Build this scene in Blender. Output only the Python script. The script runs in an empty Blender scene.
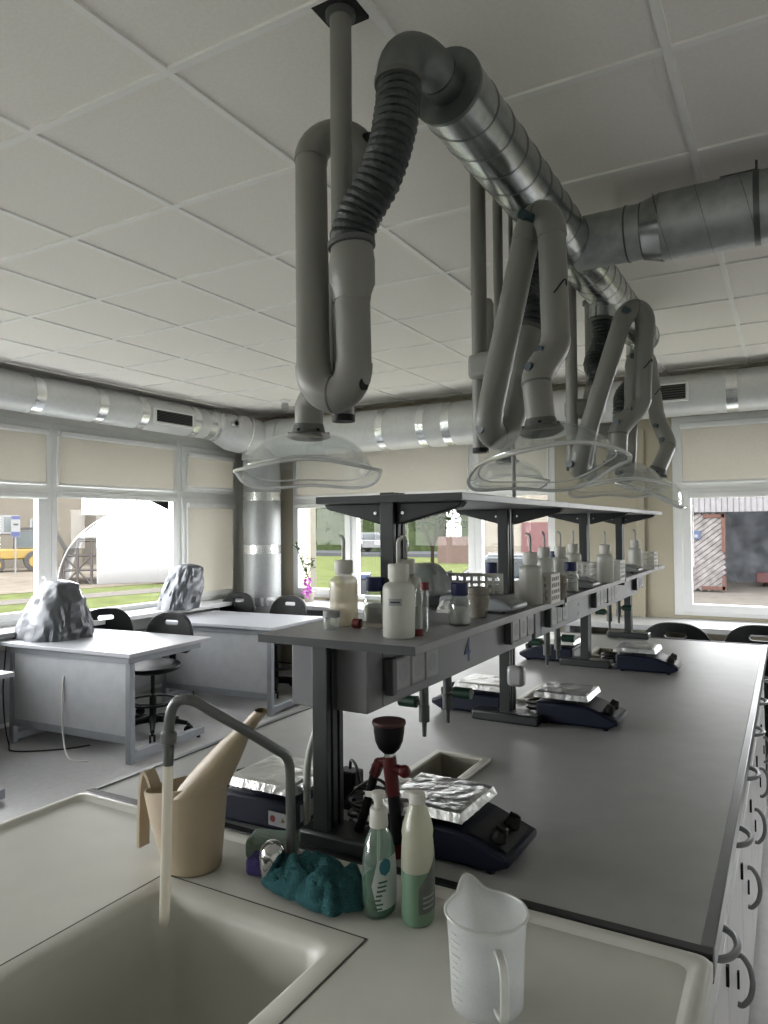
import bpy, bmesh, math, random
from mathutils import Vector, Matrix, noise
random.seed(7)
PI = math.pi
COL = bpy.context.scene.collection
scene = bpy.context.scene

# ------------------------------------------------------------------ materials
def C(h):
    h = h.lstrip('#')
    return tuple(((int(h[i:i+2], 16)/255)/12.92 if int(h[i:i+2], 16)/255 <= .04045 else (((int(h[i:i+2], 16)/255)+.055)/1.055)**2.4) for i in (0, 2, 4)) + (1,)

def base_mat(name):
    m = bpy.data.materials.new(name); m.use_nodes = True
    nt = m.node_tree; nt.nodes.clear()
    out = nt.nodes.new('ShaderNodeOutputMaterial')
    return m, nt, out

def PM(name, col, rough=.5, metal=0, var=.06, scale=12, bump=0, bscale=60, stretch=None, spec=.5, coat=0, emit=None, trans=0):
    """principled material with a procedural tone variation and optional bump"""
    m, nt, out = base_mat(name)
    N = nt.nodes; L = nt.links
    p = N.new('ShaderNodeBsdfPrincipled')
    col = C(col) if isinstance(col, str) else tuple(col[:3]) + (1,)
    tc = N.new('ShaderNodeTexCoord'); src = tc.outputs['Object']
    if stretch:
        mp = N.new('ShaderNodeMapping'); mp.inputs['Scale'].default_value = stretch
        L.new(src, mp.inputs[0]); src = mp.outputs[0]
    nz = N.new('ShaderNodeTexNoise'); nz.inputs['Scale'].default_value = scale; nz.inputs['Detail'].default_value = 4
    L.new(src, nz.inputs['Vector'])
    r = N.new('ShaderNodeValToRGB')
    r.color_ramp.elements[0].position = .3; r.color_ramp.elements[1].position = .7
    r.color_ramp.elements[0].color = tuple(c*(1-var) for c in col[:3]) + (1,)
    r.color_ramp.elements[1].color = tuple(min(1, c*(1+var)) for c in col[:3]) + (1,)
    L.new(nz.outputs['Fac'], r.inputs[0]); L.new(r.outputs[0], p.inputs['Base Color'])
    p.inputs['Roughness'].default_value = rough; p.inputs['Metallic'].default_value = metal
    p.inputs['Specular IOR Level'].default_value = spec
    if coat: p.inputs['Coat Weight'].default_value = coat; p.inputs['Coat Roughness'].default_value = .1
    if bump:
        n2 = N.new('ShaderNodeTexNoise'); n2.inputs['Scale'].default_value = bscale; n2.inputs['Detail'].default_value = 3
        L.new(src, n2.inputs['Vector'])
        b = N.new('ShaderNodeBump'); b.inputs['Strength'].default_value = bump; b.inputs['Distance'].default_value = .01
        L.new(n2.outputs['Fac'], b.inputs['Height']); L.new(b.outputs[0], p.inputs['Normal'])
    L.new(p.outputs[0], out.inputs[0])
    return m

def clear_mat(name, tint, gloss=.04, edge=.5, rough=.02, body=0.0, bodycol='#ffffff'):
    """thin clear plastic / glass: see-through with a reflecting, denser edge"""
    m, nt, out = base_mat(name); N = nt.nodes; L = nt.links
    t = N.new('ShaderNodeBsdfTransparent'); t.inputs[0].default_value = C(tint)
    g = N.new('ShaderNodeBsdfGlossy'); g.inputs['Roughness'].default_value = rough
    lw = N.new('ShaderNodeLayerWeight'); lw.inputs[0].default_value = .35
    mr = N.new('ShaderNodeMapRange'); mr.inputs[3].default_value = gloss; mr.inputs[4].default_value = edge
    L.new(lw.outputs['Facing'], mr.inputs[0])
    base = t.outputs[0]
    if body:
        d = N.new('ShaderNodeBsdfDiffuse'); d.inputs[0].default_value = C(bodycol)
        tl = N.new('ShaderNodeBsdfTranslucent'); tl.inputs[0].default_value = C(bodycol)
        a = N.new('ShaderNodeMixShader'); L.new(d.outputs[0], a.inputs[1]); L.new(tl.outputs[0], a.inputs[2])
        nz = N.new('ShaderNodeTexNoise'); nz.inputs['Scale'].default_value = 40
        m2 = N.new('ShaderNodeMapRange'); m2.inputs[3].default_value = body*.92; m2.inputs[4].default_value = min(1, body*1.08)
        L.new(nz.outputs['Fac'], m2.inputs[0])
        b = N.new('ShaderNodeMixShader'); L.new(m2.outputs[0], b.inputs[0]); L.new(t.outputs[0], b.inputs[1]); L.new(a.outputs[0], b.inputs[2])
        base = b.outputs[0]
    mix = N.new('ShaderNodeMixShader')
    L.new(mr.outputs[0], mix.inputs[0]); L.new(base, mix.inputs[1]); L.new(g.outputs[0], mix.inputs[2])
    L.new(mix.outputs[0], out.inputs[0])
    return m

def fabric_mat(name, col, transl=.5):
    m, nt, out = base_mat(name); N = nt.nodes; L = nt.links
    tc = N.new('ShaderNodeTexCoord')
    w1 = N.new('ShaderNodeTexNoise'); w1.inputs['Scale'].default_value = 160
    L.new(tc.outputs['Object'], w1.inputs['Vector'])
    r = N.new('ShaderNodeValToRGB'); c = C(col)
    r.color_ramp.elements[0].color = tuple(x*.85 for x in c[:3]) + (1,); r.color_ramp.elements[1].color = tuple(min(1, x*1.1) for x in c[:3]) + (1,)
    L.new(w1.outputs['Fac'], r.inputs[0])
    d = N.new('ShaderNodeBsdfDiffuse'); t = N.new('ShaderNodeBsdfTranslucent')
    L.new(r.outputs[0], d.inputs[0]); L.new(r.outputs[0], t.inputs[0])
    x = N.new('ShaderNodeMixShader'); x.inputs[0].default_value = transl
    L.new(d.outputs[0], x.inputs[1]); L.new(t.outputs[0], x.inputs[2]); L.new(x.outputs[0], out.inputs[0])
    return m

def brick_mat(name, c1, c2, mortar, scale=3, vert=True, rough=.85):
    m, nt, out = base_mat(name); N = nt.nodes; L = nt.links
    tc = N.new('ShaderNodeTexCoord'); mp = N.new('ShaderNodeMapping')
    if vert: mp.inputs['Rotation'].default_value = (PI/2, 0, 0)
    L.new(tc.outputs['Object'], mp.inputs[0])
    b = N.new('ShaderNodeTexBrick'); b.inputs['Scale'].default_value = scale
    b.inputs['Color1'].default_value = C(c1); b.inputs['Color2'].default_value = C(c2); b.inputs['Mortar'].default_value = C(mortar)
    L.new(mp.outputs[0], b.inputs['Vector'])
    p = N.new('ShaderNodeBsdfPrincipled'); p.inputs['Roughness'].default_value = rough; p.inputs['Specular IOR Level'].default_value = 0
    L.new(b.outputs['Color'], p.inputs['Base Color']); L.new(p.outputs[0], out.inputs[0])
    return m

M = {}
M['ceiling'] = PM('ceiling_tile', (.90, .87, .82), .9, var=.03, scale=90, bump=.15, bscale=260)
M['grid'] = PM('ceiling_grid_white', (.93, .92, .89), .5, var=.02)
M['floor'] = PM('vinyl_floor', '#a3a2a2', .35, var=.07, scale=25, bump=.02)
M['wall'] = PM('beige_wall_paint', '#b3ac98', .8, var=.03, scale=4, bump=.03, bscale=200)
M['wallwhite'] = PM('white_wall_paint', '#e2e2de', .8, var=.03, scale=4)
M['pvc'] = PM('white_window_frame', '#e8e9e8', .35, var=.02)
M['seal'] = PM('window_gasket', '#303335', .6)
M['blind'] = fabric_mat('roller_blind_cloth', '#cfccc4', .3)
M['glass'] = clear_mat('window_glass', '#fbfcfb', gloss=.008, edge=.12, rough=.0)
M['sill'] = PM('white_laminate', '#b9babc', .35, var=.02)
M['galv'] = PM('galvanised_steel', '#a9adad', .26, 1, var=.14, scale=30, bump=.03, bscale=18)
M['galvdark'] = PM('galvanised_steel_dull', '#b2b7b7', .45, .85, var=.15, scale=22, bump=.04, bscale=18)
M['galvend'] = PM('galvanised_plate_dull', '#6f7373', .45, .85, var=.15, scale=22, bump=.04, bscale=18)
M['seam'] = PM('duct_seam', '#6a6d6d', .4, .9)
M['foilduct'] = PM('foil_faced_insulation', '#cfd1d0', .5, .4, var=.04, scale=30, bump=.08, bscale=40)
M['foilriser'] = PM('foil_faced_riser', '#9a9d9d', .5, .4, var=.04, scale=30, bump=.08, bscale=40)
M['foiltape'] = PM('aluminium_tape', '#e6e8e8', .22, .85, var=.06, scale=30, bump=.1, bscale=40)
M['armwhite'] = PM('arm_grey_white_paint', '#7f7f7a', .38, var=.025, scale=6)
M['armdark'] = PM('arm_collar_grey', '#585a58', .5)
M['hose'] = PM('flexible_hose_grey', '#252c2d', .42, var=.25, scale=60, bump=.4, bscale=90)
M['knobteal'] = PM('dark_teal_plastic', '#173038', .4)
M['black'] = PM('black_plastic', '#111213', .55, var=.2, spec=.25)
M['blackmatte'] = PM('matte_black', '#0b0b0c', .7)
M['hood'] = clear_mat('clear_acrylic_hood', '#fcfdfd', gloss=.02, edge=.3, rough=.03, body=.025, bodycol='#e4e8e4')
M['hoodrim'] = clear_mat('clear_acrylic_rim', '#f2f5f4', gloss=.2, edge=.6, rough=.06, body=.62, bodycol='#fbfcfb')  # white body puts the rim's bright highlights into the colour
M['bench'] = PM('dark_grey_worktop', '#989998', .415, var=.05, scale=14, bump=.012, bscale=120, spec=.42)
M['benchedge'] = PM('worktop_edge_dark', '#1c1d1f', .45)
M['benchside'] = PM('worktop_edge_grey', '#6d7073', .3, .3)
M['sinktop'] = PM('grey_ceramic_counter', '#c6c6bf', .32, var=.04, scale=10, bump=.015)
M['basin'] = PM('grey_basin', '#bdbcb4', .35, var=.05, scale=8)
M['gap'] = PM('dark_joint', '#45453f', .7)
M['cabinet'] = PM('cabinet_grey', '#d4d4d6', .4, var=.03)
M['carcass'] = PM('cabinet_carcass', '#45484a', .5)
M['handle'] = PM('handle_grey', '#808386', .35, .2)
M['post'] = PM('aluminium_post_dark', '#2b2f2f', .42, .3)
M['postdark'] = PM('post_slot_dark', '#232527', .5, .3)
M['shelf'] = PM('grey_shelf_board', '#86868a', .4, var=.04)
M['box'] = PM('service_channel_grey', '#6a6b6f', .42, var=.03)
M['socket'] = PM('socket_white', '#8d8d8d', .3)
M['green'] = PM('dark_green_plastic', '#0d2e22', .4)
M['tapgrey'] = PM('tap_grey', '#4c4f4f', .35, .4)
M['blueink'] = PM('blue_marker', '#123c66', .6)
M['milky'] = clear_mat('milky_polyethylene', '#e6e8e2', gloss=.04, edge=.14, rough=.35, body=.8, bodycol='#cbccc5')
M['milkyclear'] = clear_mat('hazy_polyethylene', '#f2f1ec', gloss=.04, edge=.2, rough=.25, body=.5, bodycol='#dcd6c8')
M['capwhite'] = PM('bottle_cap_white', '#bdbcb6', .5, bump=.1)
M['tube'] = PM('spout_tube_grey', '#a7a8a4', .4)
M['label'] = PM('bottle_label_grey', '#8b8d8f', .6)
M['print'] = PM('label_print', '#33363a', .7)
M['bluecap'] = PM('dark_blue_cap', '#141c4e', .45, bump=.1)
M['redcap'] = PM('dark_red_cap', '#64171a', .45)
M['labglass'] = clear_mat('lab_glass', '#e4e8e6', gloss=.06, edge=.6, rough=.03, body=.12, bodycol='#c9cdcb')
M['powder'] = PM('white_powder', '#b9b8b4', .9, bump=.2)
M['liquid'] = clear_mat('pale_liquid', '#f3f0e6', gloss=.03, edge=.15, rough=.1, body=.28, bodycol='#d9d6cf')
M['rack'] = PM('rack_white', '#c2c1bb', .5)
M['mortar'] = PM('stone_grey_mortar', '#7f7a70', .7, var=.12, bump=.1)
M['balance'] = PM('balance_grey', '#85898b', .4)
M['steel'] = PM('polished_steel', '#b9bcbd', .18, 1)
M['chrome'] = PM('chrome', '#c8cacb', .08, 1)
M['paper'] = PM('crumpled_paper', '#b8b8b5', .8)
M['silver'] = PM('silver_cover_fabric', '#4a4d52', .4, .25, var=.1, scale=9, bump=.15, bscale=30)
M['film'] = clear_mat('grey_translucent_film', '#d5d8da', gloss=.06, edge=.3, rough=.25, body=.75, bodycol='#a9acae')
M['desk'] = PM('desk_white_top', '#96989d', .45, var=.02)
M['deskframe'] = PM('desk_grey_frame', '#85898e', .4, .2)
M['deskpanel'] = PM('desk_panel', '#a0a2a5', .45)
M['cable'] = PM('black_cable', '#0f1011', .5)
M['cablewhite'] = PM('white_cable', '#c9c9c4', .5)
M['hotblue'] = PM('hotplate_dark_blue', '#080f22', .5, var=.1, spec=.25)
M['hotpanel'] = PM('hotplate_panel', '#0c0f14', .45, spec=.25)
M['foil'] = PM('aluminium_foil', '#cbcccb', .34, .95, var=.1, scale=20, bump=.45, bscale=55)
M['cup'] = PM('drip_cup_beige', '#b1afa4', .4)
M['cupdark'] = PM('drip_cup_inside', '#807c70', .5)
M['taptube'] = PM('tap_grey_coating', '#5e605f', .3, .2)
M['siltube'] = clear_mat('silicone_tube', '#f2eee4', gloss=.06, edge=.2, rough=.3, body=.75, bodycol='#d9d6cc')
M['beige'] = PM('beige_plastic', '#ab9d87', .42, var=.03)
M['beigein'] = PM('beige_inside', '#c0a671', .5)
M['sponge'] = PM('sponge_green_grey', '#788a7d', .9, bump=.6, bscale=240)
M['spongep'] = PM('sponge_purple', '#393167', .9, bump=.6, bscale=240)
M['cloth'] = PM('teal_microfibre', '#386468', .95, var=.2, scale=60, bump=.9, bscale=420, spec=.1)
M['soapclear'] = clear_mat('clear_soap_bottle', '#d4e6dc', gloss=.06, edge=.4, rough=.08, body=.22, bodycol='#b7cfc2')
M['soapgreen'] = clear_mat('green_soap', '#63b795', gloss=.03, edge=.15, rough=.1, body=.6, bodycol='#3f9a74')
M['soapcream'] = clear_mat('milky_soap_bottle', '#e7e8d8', gloss=.05, edge=.18, rough=.3, body=.86, bodycol='#cfd0be')
M['soapmint'] = PM('mint_soap_level', '#637f6a', .4)
M['labelwhite'] = PM('soap_label_white', '#b9c2bf', .5)
M['labelgreen'] = PM('soap_label_green', '#2a5a4b', .5)
M['labelblue'] = PM('soap_label_blue', '#2c6573', .5)
M['labelgrey'] = PM('soap_label_grey', '#565c55', .5, var=.2, scale=50)
M['jug'] = clear_mat('polypropylene_jug', '#f3f4f4', gloss=.03, edge=.15, rough=.3, body=.34, bodycol='#f6f8f8')
M['jugthick'] = clear_mat('polypropylene_thick', '#eeeeec', gloss=.05, edge=.2, rough=.3, body=.5, bodycol='#e2e2df')
M['red'] = PM('red_plastic', '#4d1012', .45, spec=.3)
M['cupblack'] = PM('black_rubber', '#100e12', .55, spec=.2)
M['cupred'] = PM('reddish_brown_lid', '#3b1916', .55)
M['leaf'] = PM('leaf_green', '#3d5a2b', .5, var=.3, scale=30)
M['orchid'] = PM('orchid_pink', '#c767c6', .6, var=.15)
M['pot'] = PM('plant_pot', '#b7b0a0', .6)
# outdoors (pale colours darkened to stand in for a lower exposure under the bright sky)
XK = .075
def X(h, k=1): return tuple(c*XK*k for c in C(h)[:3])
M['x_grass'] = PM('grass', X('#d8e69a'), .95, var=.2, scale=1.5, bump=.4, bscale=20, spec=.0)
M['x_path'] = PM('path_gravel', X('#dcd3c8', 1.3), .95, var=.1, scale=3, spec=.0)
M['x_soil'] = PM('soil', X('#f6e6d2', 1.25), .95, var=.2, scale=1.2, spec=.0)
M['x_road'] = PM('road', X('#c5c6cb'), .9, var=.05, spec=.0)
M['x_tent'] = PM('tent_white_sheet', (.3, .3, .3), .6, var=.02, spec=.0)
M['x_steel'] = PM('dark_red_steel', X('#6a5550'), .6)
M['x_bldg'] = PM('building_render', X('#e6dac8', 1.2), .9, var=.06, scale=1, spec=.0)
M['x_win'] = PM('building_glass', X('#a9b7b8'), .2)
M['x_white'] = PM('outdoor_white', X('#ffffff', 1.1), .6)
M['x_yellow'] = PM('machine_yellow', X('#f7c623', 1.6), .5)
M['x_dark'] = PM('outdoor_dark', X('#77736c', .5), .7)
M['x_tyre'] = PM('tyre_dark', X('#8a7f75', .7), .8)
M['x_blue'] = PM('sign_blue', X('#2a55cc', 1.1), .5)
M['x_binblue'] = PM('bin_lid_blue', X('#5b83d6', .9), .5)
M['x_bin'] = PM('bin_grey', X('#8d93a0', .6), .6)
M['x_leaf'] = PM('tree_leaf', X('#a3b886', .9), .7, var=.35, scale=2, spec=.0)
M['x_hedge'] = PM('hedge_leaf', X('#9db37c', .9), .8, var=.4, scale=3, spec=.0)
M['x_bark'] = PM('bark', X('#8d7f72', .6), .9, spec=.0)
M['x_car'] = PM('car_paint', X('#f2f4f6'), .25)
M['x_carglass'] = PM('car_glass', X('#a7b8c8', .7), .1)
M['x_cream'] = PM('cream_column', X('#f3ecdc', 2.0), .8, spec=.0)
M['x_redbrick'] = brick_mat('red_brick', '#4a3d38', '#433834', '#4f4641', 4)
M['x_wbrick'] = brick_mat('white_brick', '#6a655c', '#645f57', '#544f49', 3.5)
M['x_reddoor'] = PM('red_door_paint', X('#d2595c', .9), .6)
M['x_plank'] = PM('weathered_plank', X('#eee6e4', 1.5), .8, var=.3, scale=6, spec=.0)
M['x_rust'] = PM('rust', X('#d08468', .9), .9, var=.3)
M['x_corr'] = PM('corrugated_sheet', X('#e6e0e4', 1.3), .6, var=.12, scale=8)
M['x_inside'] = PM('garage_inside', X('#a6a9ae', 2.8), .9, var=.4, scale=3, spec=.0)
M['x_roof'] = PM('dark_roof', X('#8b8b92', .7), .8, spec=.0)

# ------------------------------------------------------------------ geometry helpers
class B:
    """collects shapes and links them as ONE mesh object"""
    def __init__(s, org=(0, 0, 0)):
        s.v = []; s.f = []; s.mi = []; s.org = Vector(org); s.m = 0; s.T = None
    def add(s, vs, fs, mi=None):
        k = len(s.v)
        s.v += [(s.T @ Vector(v)) if s.T else Vector(v) for v in vs]
        s.f += [tuple(i+k for i in f) for f in fs]; s.mi += [s.m if mi is None else mi]*len(fs)
        return s
    def box(s, x0, x1, y0, y1, z0, z1, mi=None):
        vs = [(x, y, z) for z in (z0, z1) for y in (y0, y1) for x in (x0, x1)]
        return s.add(vs, [(0, 2, 3, 1), (4, 5, 7, 6), (0, 1, 5, 4), (2, 6, 7, 3), (0, 4, 6, 2), (1, 3, 7, 5)], mi)
    def beam(s, a, b, wx, wy, up=(0, 0, 1), mi=None):
        a = Vector(a); b = Vector(b); d = (b-a).normalized(); u = Vector(up)
        if abs(d.dot(u)) > .95: u = Vector((1, 0, 0))
        r = d.cross(u).normalized(); q = r.cross(d)
        vs = [p + r*sx*wx/2 + q*sy*wy/2 for p in (a, b) for sy in (-1, 1) for sx in (-1, 1)]
        return s.add(vs, [(0, 2, 3, 1), (4, 5, 7, 6), (0, 1, 5, 4), (2, 6, 7, 3), (0, 4, 6, 2), (1, 3, 7, 5)], mi)
    def tube(s, pts, r, n=14, caps=True, mi=None, closed=False):
        pts = [Vector(p) for p in pts]; N = len(pts)
        rs = r if isinstance(r, (list, tuple)) else [r]*N
        vs = []; u = None
        for i, p in enumerate(pts):
            if closed: d = pts[(i+1) % N]-pts[i-1]
            else: d = pts[min(i+1, N-1)]-pts[max(i-1, 0)]
            d.normalize()
            if u is None:
                u = d.orthogonal().normalized()
            u = (u - d*u.dot(d)).normalized(); w = d.cross(u)
            vs += [p + (u*math.cos(2*PI*k/n)+w*math.sin(2*PI*k/n))*rs[i] for k in range(n)]
        fs = []
        for i in range(N if closed else N-1):
            j = (i+1) % N
            fs += [(i*n+k, i*n+(k+1) % n, j*n+(k+1) % n, j*n+k) for k in range(n)]
        if caps and not closed:
            fs += [tuple(reversed(range(n))), tuple(range((N-1)*n, N*n))]
        return s.add(vs, fs, mi)
    def lathe(s, prof, c=(0, 0, 0), n=28, sx=1, sy=1, mi=None, fn=None, caps=True):
        vs = []
        for r, z in prof:
            for k in range(n):
                a = 2*PI*k/n
                q = (c[0]+r*math.cos(a)*sx, c[1]+r*math.sin(a)*sy, c[2]+z)
                vs.append(fn(q, a, r, z) if fn else q)
        fs = []
        for i in range(len(prof)-1):
            fs += [(i*n+k, i*n+(k+1) % n, (i+1)*n+(k+1) % n, (i+1)*n+k) for k in range(n)]
        if caps:
            if prof[0][0] > 1e-6: fs.append(tuple(reversed(range(n))))
            if prof[-1][0] > 1e-6: fs.append(tuple(range((len(prof)-1)*n, len(prof)*n)))
        return s.add(vs, fs, mi)
    def prism(s, poly, a, b, axis='y', mi=None):
        def P(u, v, t): return (u, t, v) if axis == 'y' else ((t, u, v) if axis == 'x' else (u, v, t))
        n = len(poly)
        vs = [P(u, v, a) for u, v in poly]+[P(u, v, b) for u, v in poly]
        fs = [tuple(range(n)), tuple(reversed(range(n, 2*n)))]+[(k, k+n, (k+1) % n+n, (k+1) % n) for k in range(n)]
        return s.add(vs, fs, mi)
    def holed(s, u0, u1, v0, v1, t0, t1, holes, axis='z', mi=None):
        """plate u x v, thickness t0..t1, with rectangular holes"""
        us = sorted({u0, u1} | {h[0] for h in holes} | {h[1] for h in holes})
        vv = sorted({v0, v1} | {h[2] for h in holes} | {h[3] for h in holes})
        def P(u, v, t): return (u, v, t) if axis == 'z' else ((u, t, v) if axis == 'y' else (t, u, v))
        solid = {}
        for i in range(len(us)-1):
            for j in range(len(vv)-1):
                cu = (us[i]+us[i+1])/2; cv = (vv[j]+vv[j+1])/2
                solid[i, j] = not any(h[0] < cu < h[1] and h[2] < cv < h[3] for h in holes)
        for (i, j), ok in solid.items():
            if not ok: continue
            a, b, c, d = us[i], us[i+1], vv[j], vv[j+1]
            s.add([P(a, c, t1), P(b, c, t1), P(b, d, t1), P(a, d, t1)], [(0, 1, 2, 3)], mi)
            s.add([P(a, c, t0), P(b, c, t0), P(b, d, t0), P(a, d, t0)], [(3, 2, 1, 0)], mi)
            for (di, dj, e) in ((-1, 0, (a, c, a, d)), (1, 0, (b, d, b, c)), (0, -1, (b, c, a, c)), (0, 1, (a, d, b, d))):
                if not solid.get((i+di, j+dj), False):
                    s.add([P(e[0], e[1], t0), P(e[2], e[3], t0), P(e[2], e[3], t1), P(e[0], e[1], t1)], [(0, 1, 2, 3)], mi)
        return s
    def ribbon(s, pts, w, th, side, mi=None):
        """flat strap of width w along 'side' and thickness th swept along pts"""
        pts = [Vector(p) for p in pts]; sd = Vector(side).normalized(); vs = []; N = len(pts)
        for i, p in enumerate(pts):
            d = (pts[min(i+1, N-1)]-pts[max(i-1, 0)]).normalized(); q = d.cross(sd).normalized()
            vs += [p+sd*w/2+q*th/2, p-sd*w/2+q*th/2, p-sd*w/2-q*th/2, p+sd*w/2-q*th/2]
        fs = [(i*4+k, i*4+(k+1) % 4, i*4+4+(k+1) % 4, i*4+4+k) for i in range(N-1) for k in range(4)]
        fs += [(3, 2, 1, 0), tuple(range(N*4-4, N*4))]
        return s.add(vs, fs, mi)
    def ball(s, c, r, n=20, m=12, sz=1, mi=None):
        prof = [(r*math.sin(PI*i/m), -r*sz*math.cos(PI*i/m)) for i in range(m+1)]
        prof[0] = (1e-5, -r*sz); prof[-1] = (1e-5, r*sz)
        return s.lathe(prof, c, n, mi=mi, caps=False)
    def build(s, name, mat, parent=None, bevel=0, sharp=35, weld=True, seg=2):
        me = bpy.data.meshes.new(name)
        me.from_pydata([v - s.org for v in s.v], [], s.f)
        mats = mat if isinstance(mat, (list, tuple)) else [mat]
        for m in mats: me.materials.append(m)
        for p, k in zip(me.polygons, s.mi): p.material_index = k
        bm = bmesh.new(); bm.from_mesh(me)
        if weld: bmesh.ops.remove_doubles(bm, verts=bm.verts, dist=1e-5)
        bmesh.ops.recalc_face_normals(bm, faces=bm.faces)
        bm.to_mesh(me); bm.free()
        me.polygons.foreach_set('use_smooth', [True]*len(me.polygons))
        me.set_sharp_from_angle(angle=math.radians(sharp))
        o = bpy.data.objects.new(name, me); COL.objects.link(o)
        if parent: o.parent = parent
        else: o.location = s.org
        if bevel:
            md = o.modifiers.new('bevel', 'BEVEL'); md.width = bevel; md.segments = seg; md.limit_method = 'ANGLE'; md.angle_limit = math.radians(40)
            md.harden_normals = False
        return o

def tag(o, label, cat, group=None, kind=None):
    o['label'] = label; o['category'] = cat
    if group: o['group'] = group
    if kind: o['kind'] = kind
    return o
def thing(name, label, cat, loc=(0, 0, 0), rz=0, group=None):
    o = bpy.data.objects.new(name, None); COL.objects.link(o)
    o.empty_display_size = .05; o.location = loc; o.rotation_euler = (0, 0, rz)
    return tag(o, label, cat, group)
def struct(o):
    o['kind'] = 'structure'; return o
def copy_tree(o, label=None, loc=None, rz=None, parent=None, group=None):
    c = o.copy(); COL.objects.link(c)
    if parent: c.parent = parent
    if label: c['label'] = label
    if group: c['group'] = group
    if loc is not None: c.location = loc
    if rz is not None: c.rotation_euler = (0, 0, rz)
    for ch in list(o.children): copy_tree(ch, parent=c)
    return c
def bez(p0, h0, h1, p1, n=12):
    p0, h0, h1, p1 = map(Vector, (p0, h0, h1, p1)); R = []
    for i in range(n+1):
        t = i/n; R.append(p0*(1-t)**3+h0*3*t*(1-t)**2+h1*3*t*t*(1-t)+p1*t**3)
    return R
def spline(pts, n=8):
    pts = [Vector(p) for p in pts]; R = []
    for i in range(len(pts)-1):
        a = pts[max(i-1, 0)]; b = pts[i]; c = pts[i+1]; d = pts[min(i+2, len(pts)-1)]
        for k in range(n):
            t = k/n
            R.append(.5*((2*b)+(c-a)*t+(2*a-5*b+4*c-d)*t*t+(3*b-a-3*c+d)*t**3))
    R.append(pts[-1]); return R
def axis_mat(d, loc):
    """matrix taking local +Z to direction d at loc"""
    return Matrix.Translation(Vector(loc)) @ Vector(d).to_track_quat('Z', 'Y').to_matrix().to_4x4()

# ------------------------------------------------------------------ room shell
CZ = 2.785          # ceiling height
XL, XR, YB, YF = -5.35, 2.6, 6.35, -5.0
b = B(); b.box(XL-.4, XR+.2, YF-.2, YB+.4, -.12, 0); struct(b.build('floor', M['floor']))
gx = [-1.456+.6*i for i in range(-7, 8)]; gy = [1.387+.6*i for i in range(-11, 10)]
gx = [x for x in gx if XL < x < XR]; gy = [y for y in gy if YF < y < YB]
b = B()
xs = [XL-.3]+gx+[XR+.1]; ys = [YF-.1]+gy+[YB+.3]
rt = random.Random(3)
for i in range(len(xs)-1):
    for j in range(len(ys)-1):
        dz = rt.uniform(0, .003)
        b.box(xs[i]+.003, xs[i+1]-.003, ys[j]+.003, ys[j+1]-.003, CZ+.004+dz*.4, CZ+.03)
b.box(XL-.4, XR+.2, YF-.2, YB+.4, CZ+.031, CZ+.15)
ceil = struct(b.build('ceiling', M['ceiling'], weld=False))
b = B()
for x in gx: b.box(x-.012, x+.012, YF, YB+.1, CZ-.004, CZ+.012)
for y in gy: b.box(XL, XR, y-.012, y+.012, CZ-.0036, CZ+.012)
g = b.build('grid', M['grid'], ceil, weld=False)

# window openings, left wall (y ranges) and back wall (x ranges); z .80 .. 2.42
WZ0, WZ1 = .79, 2.43
Lbays = [(-4.7, -3.3), (-3.3, -1.9), (-1.9, -.5), (-.5, .9), (.9, 2.35), (2.35, 3.805), (3.805, 5.215), (5.215, 6.09)]  # first two bays lie out of view, added to let in fill daylight
def holed_wall(name, ax, u0, u1, t0, t1, holes, mat):
    b = B(); b.holed(u0, u1, 0, CZ+.1, t0, t1, holes, axis=ax); return struct(b.build(name, mat))
holed_wall('wall_left', 'x', YF, YB+.35, XL-.32, XL, [(-4.7, 6.09, WZ0, WZ1)], M['wallwhite'])
holed_wall('wall_back', 'y', XL, XR, YB, YB+.32, [(-4.76, -1.83, WZ0, WZ1), (-.84, 1.6, WZ0, WZ1)], M['wall'])
b = B(); b.box(XR, XR+.15, YF, YB, 0, CZ+.1); struct(b.build('wall_right', M['wallwhite']))
b = B(); b.box(XL, XR, YF-.15, YF, 0, CZ+.1); struct(b.build('wall_front', M['wallwhite']))

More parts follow.
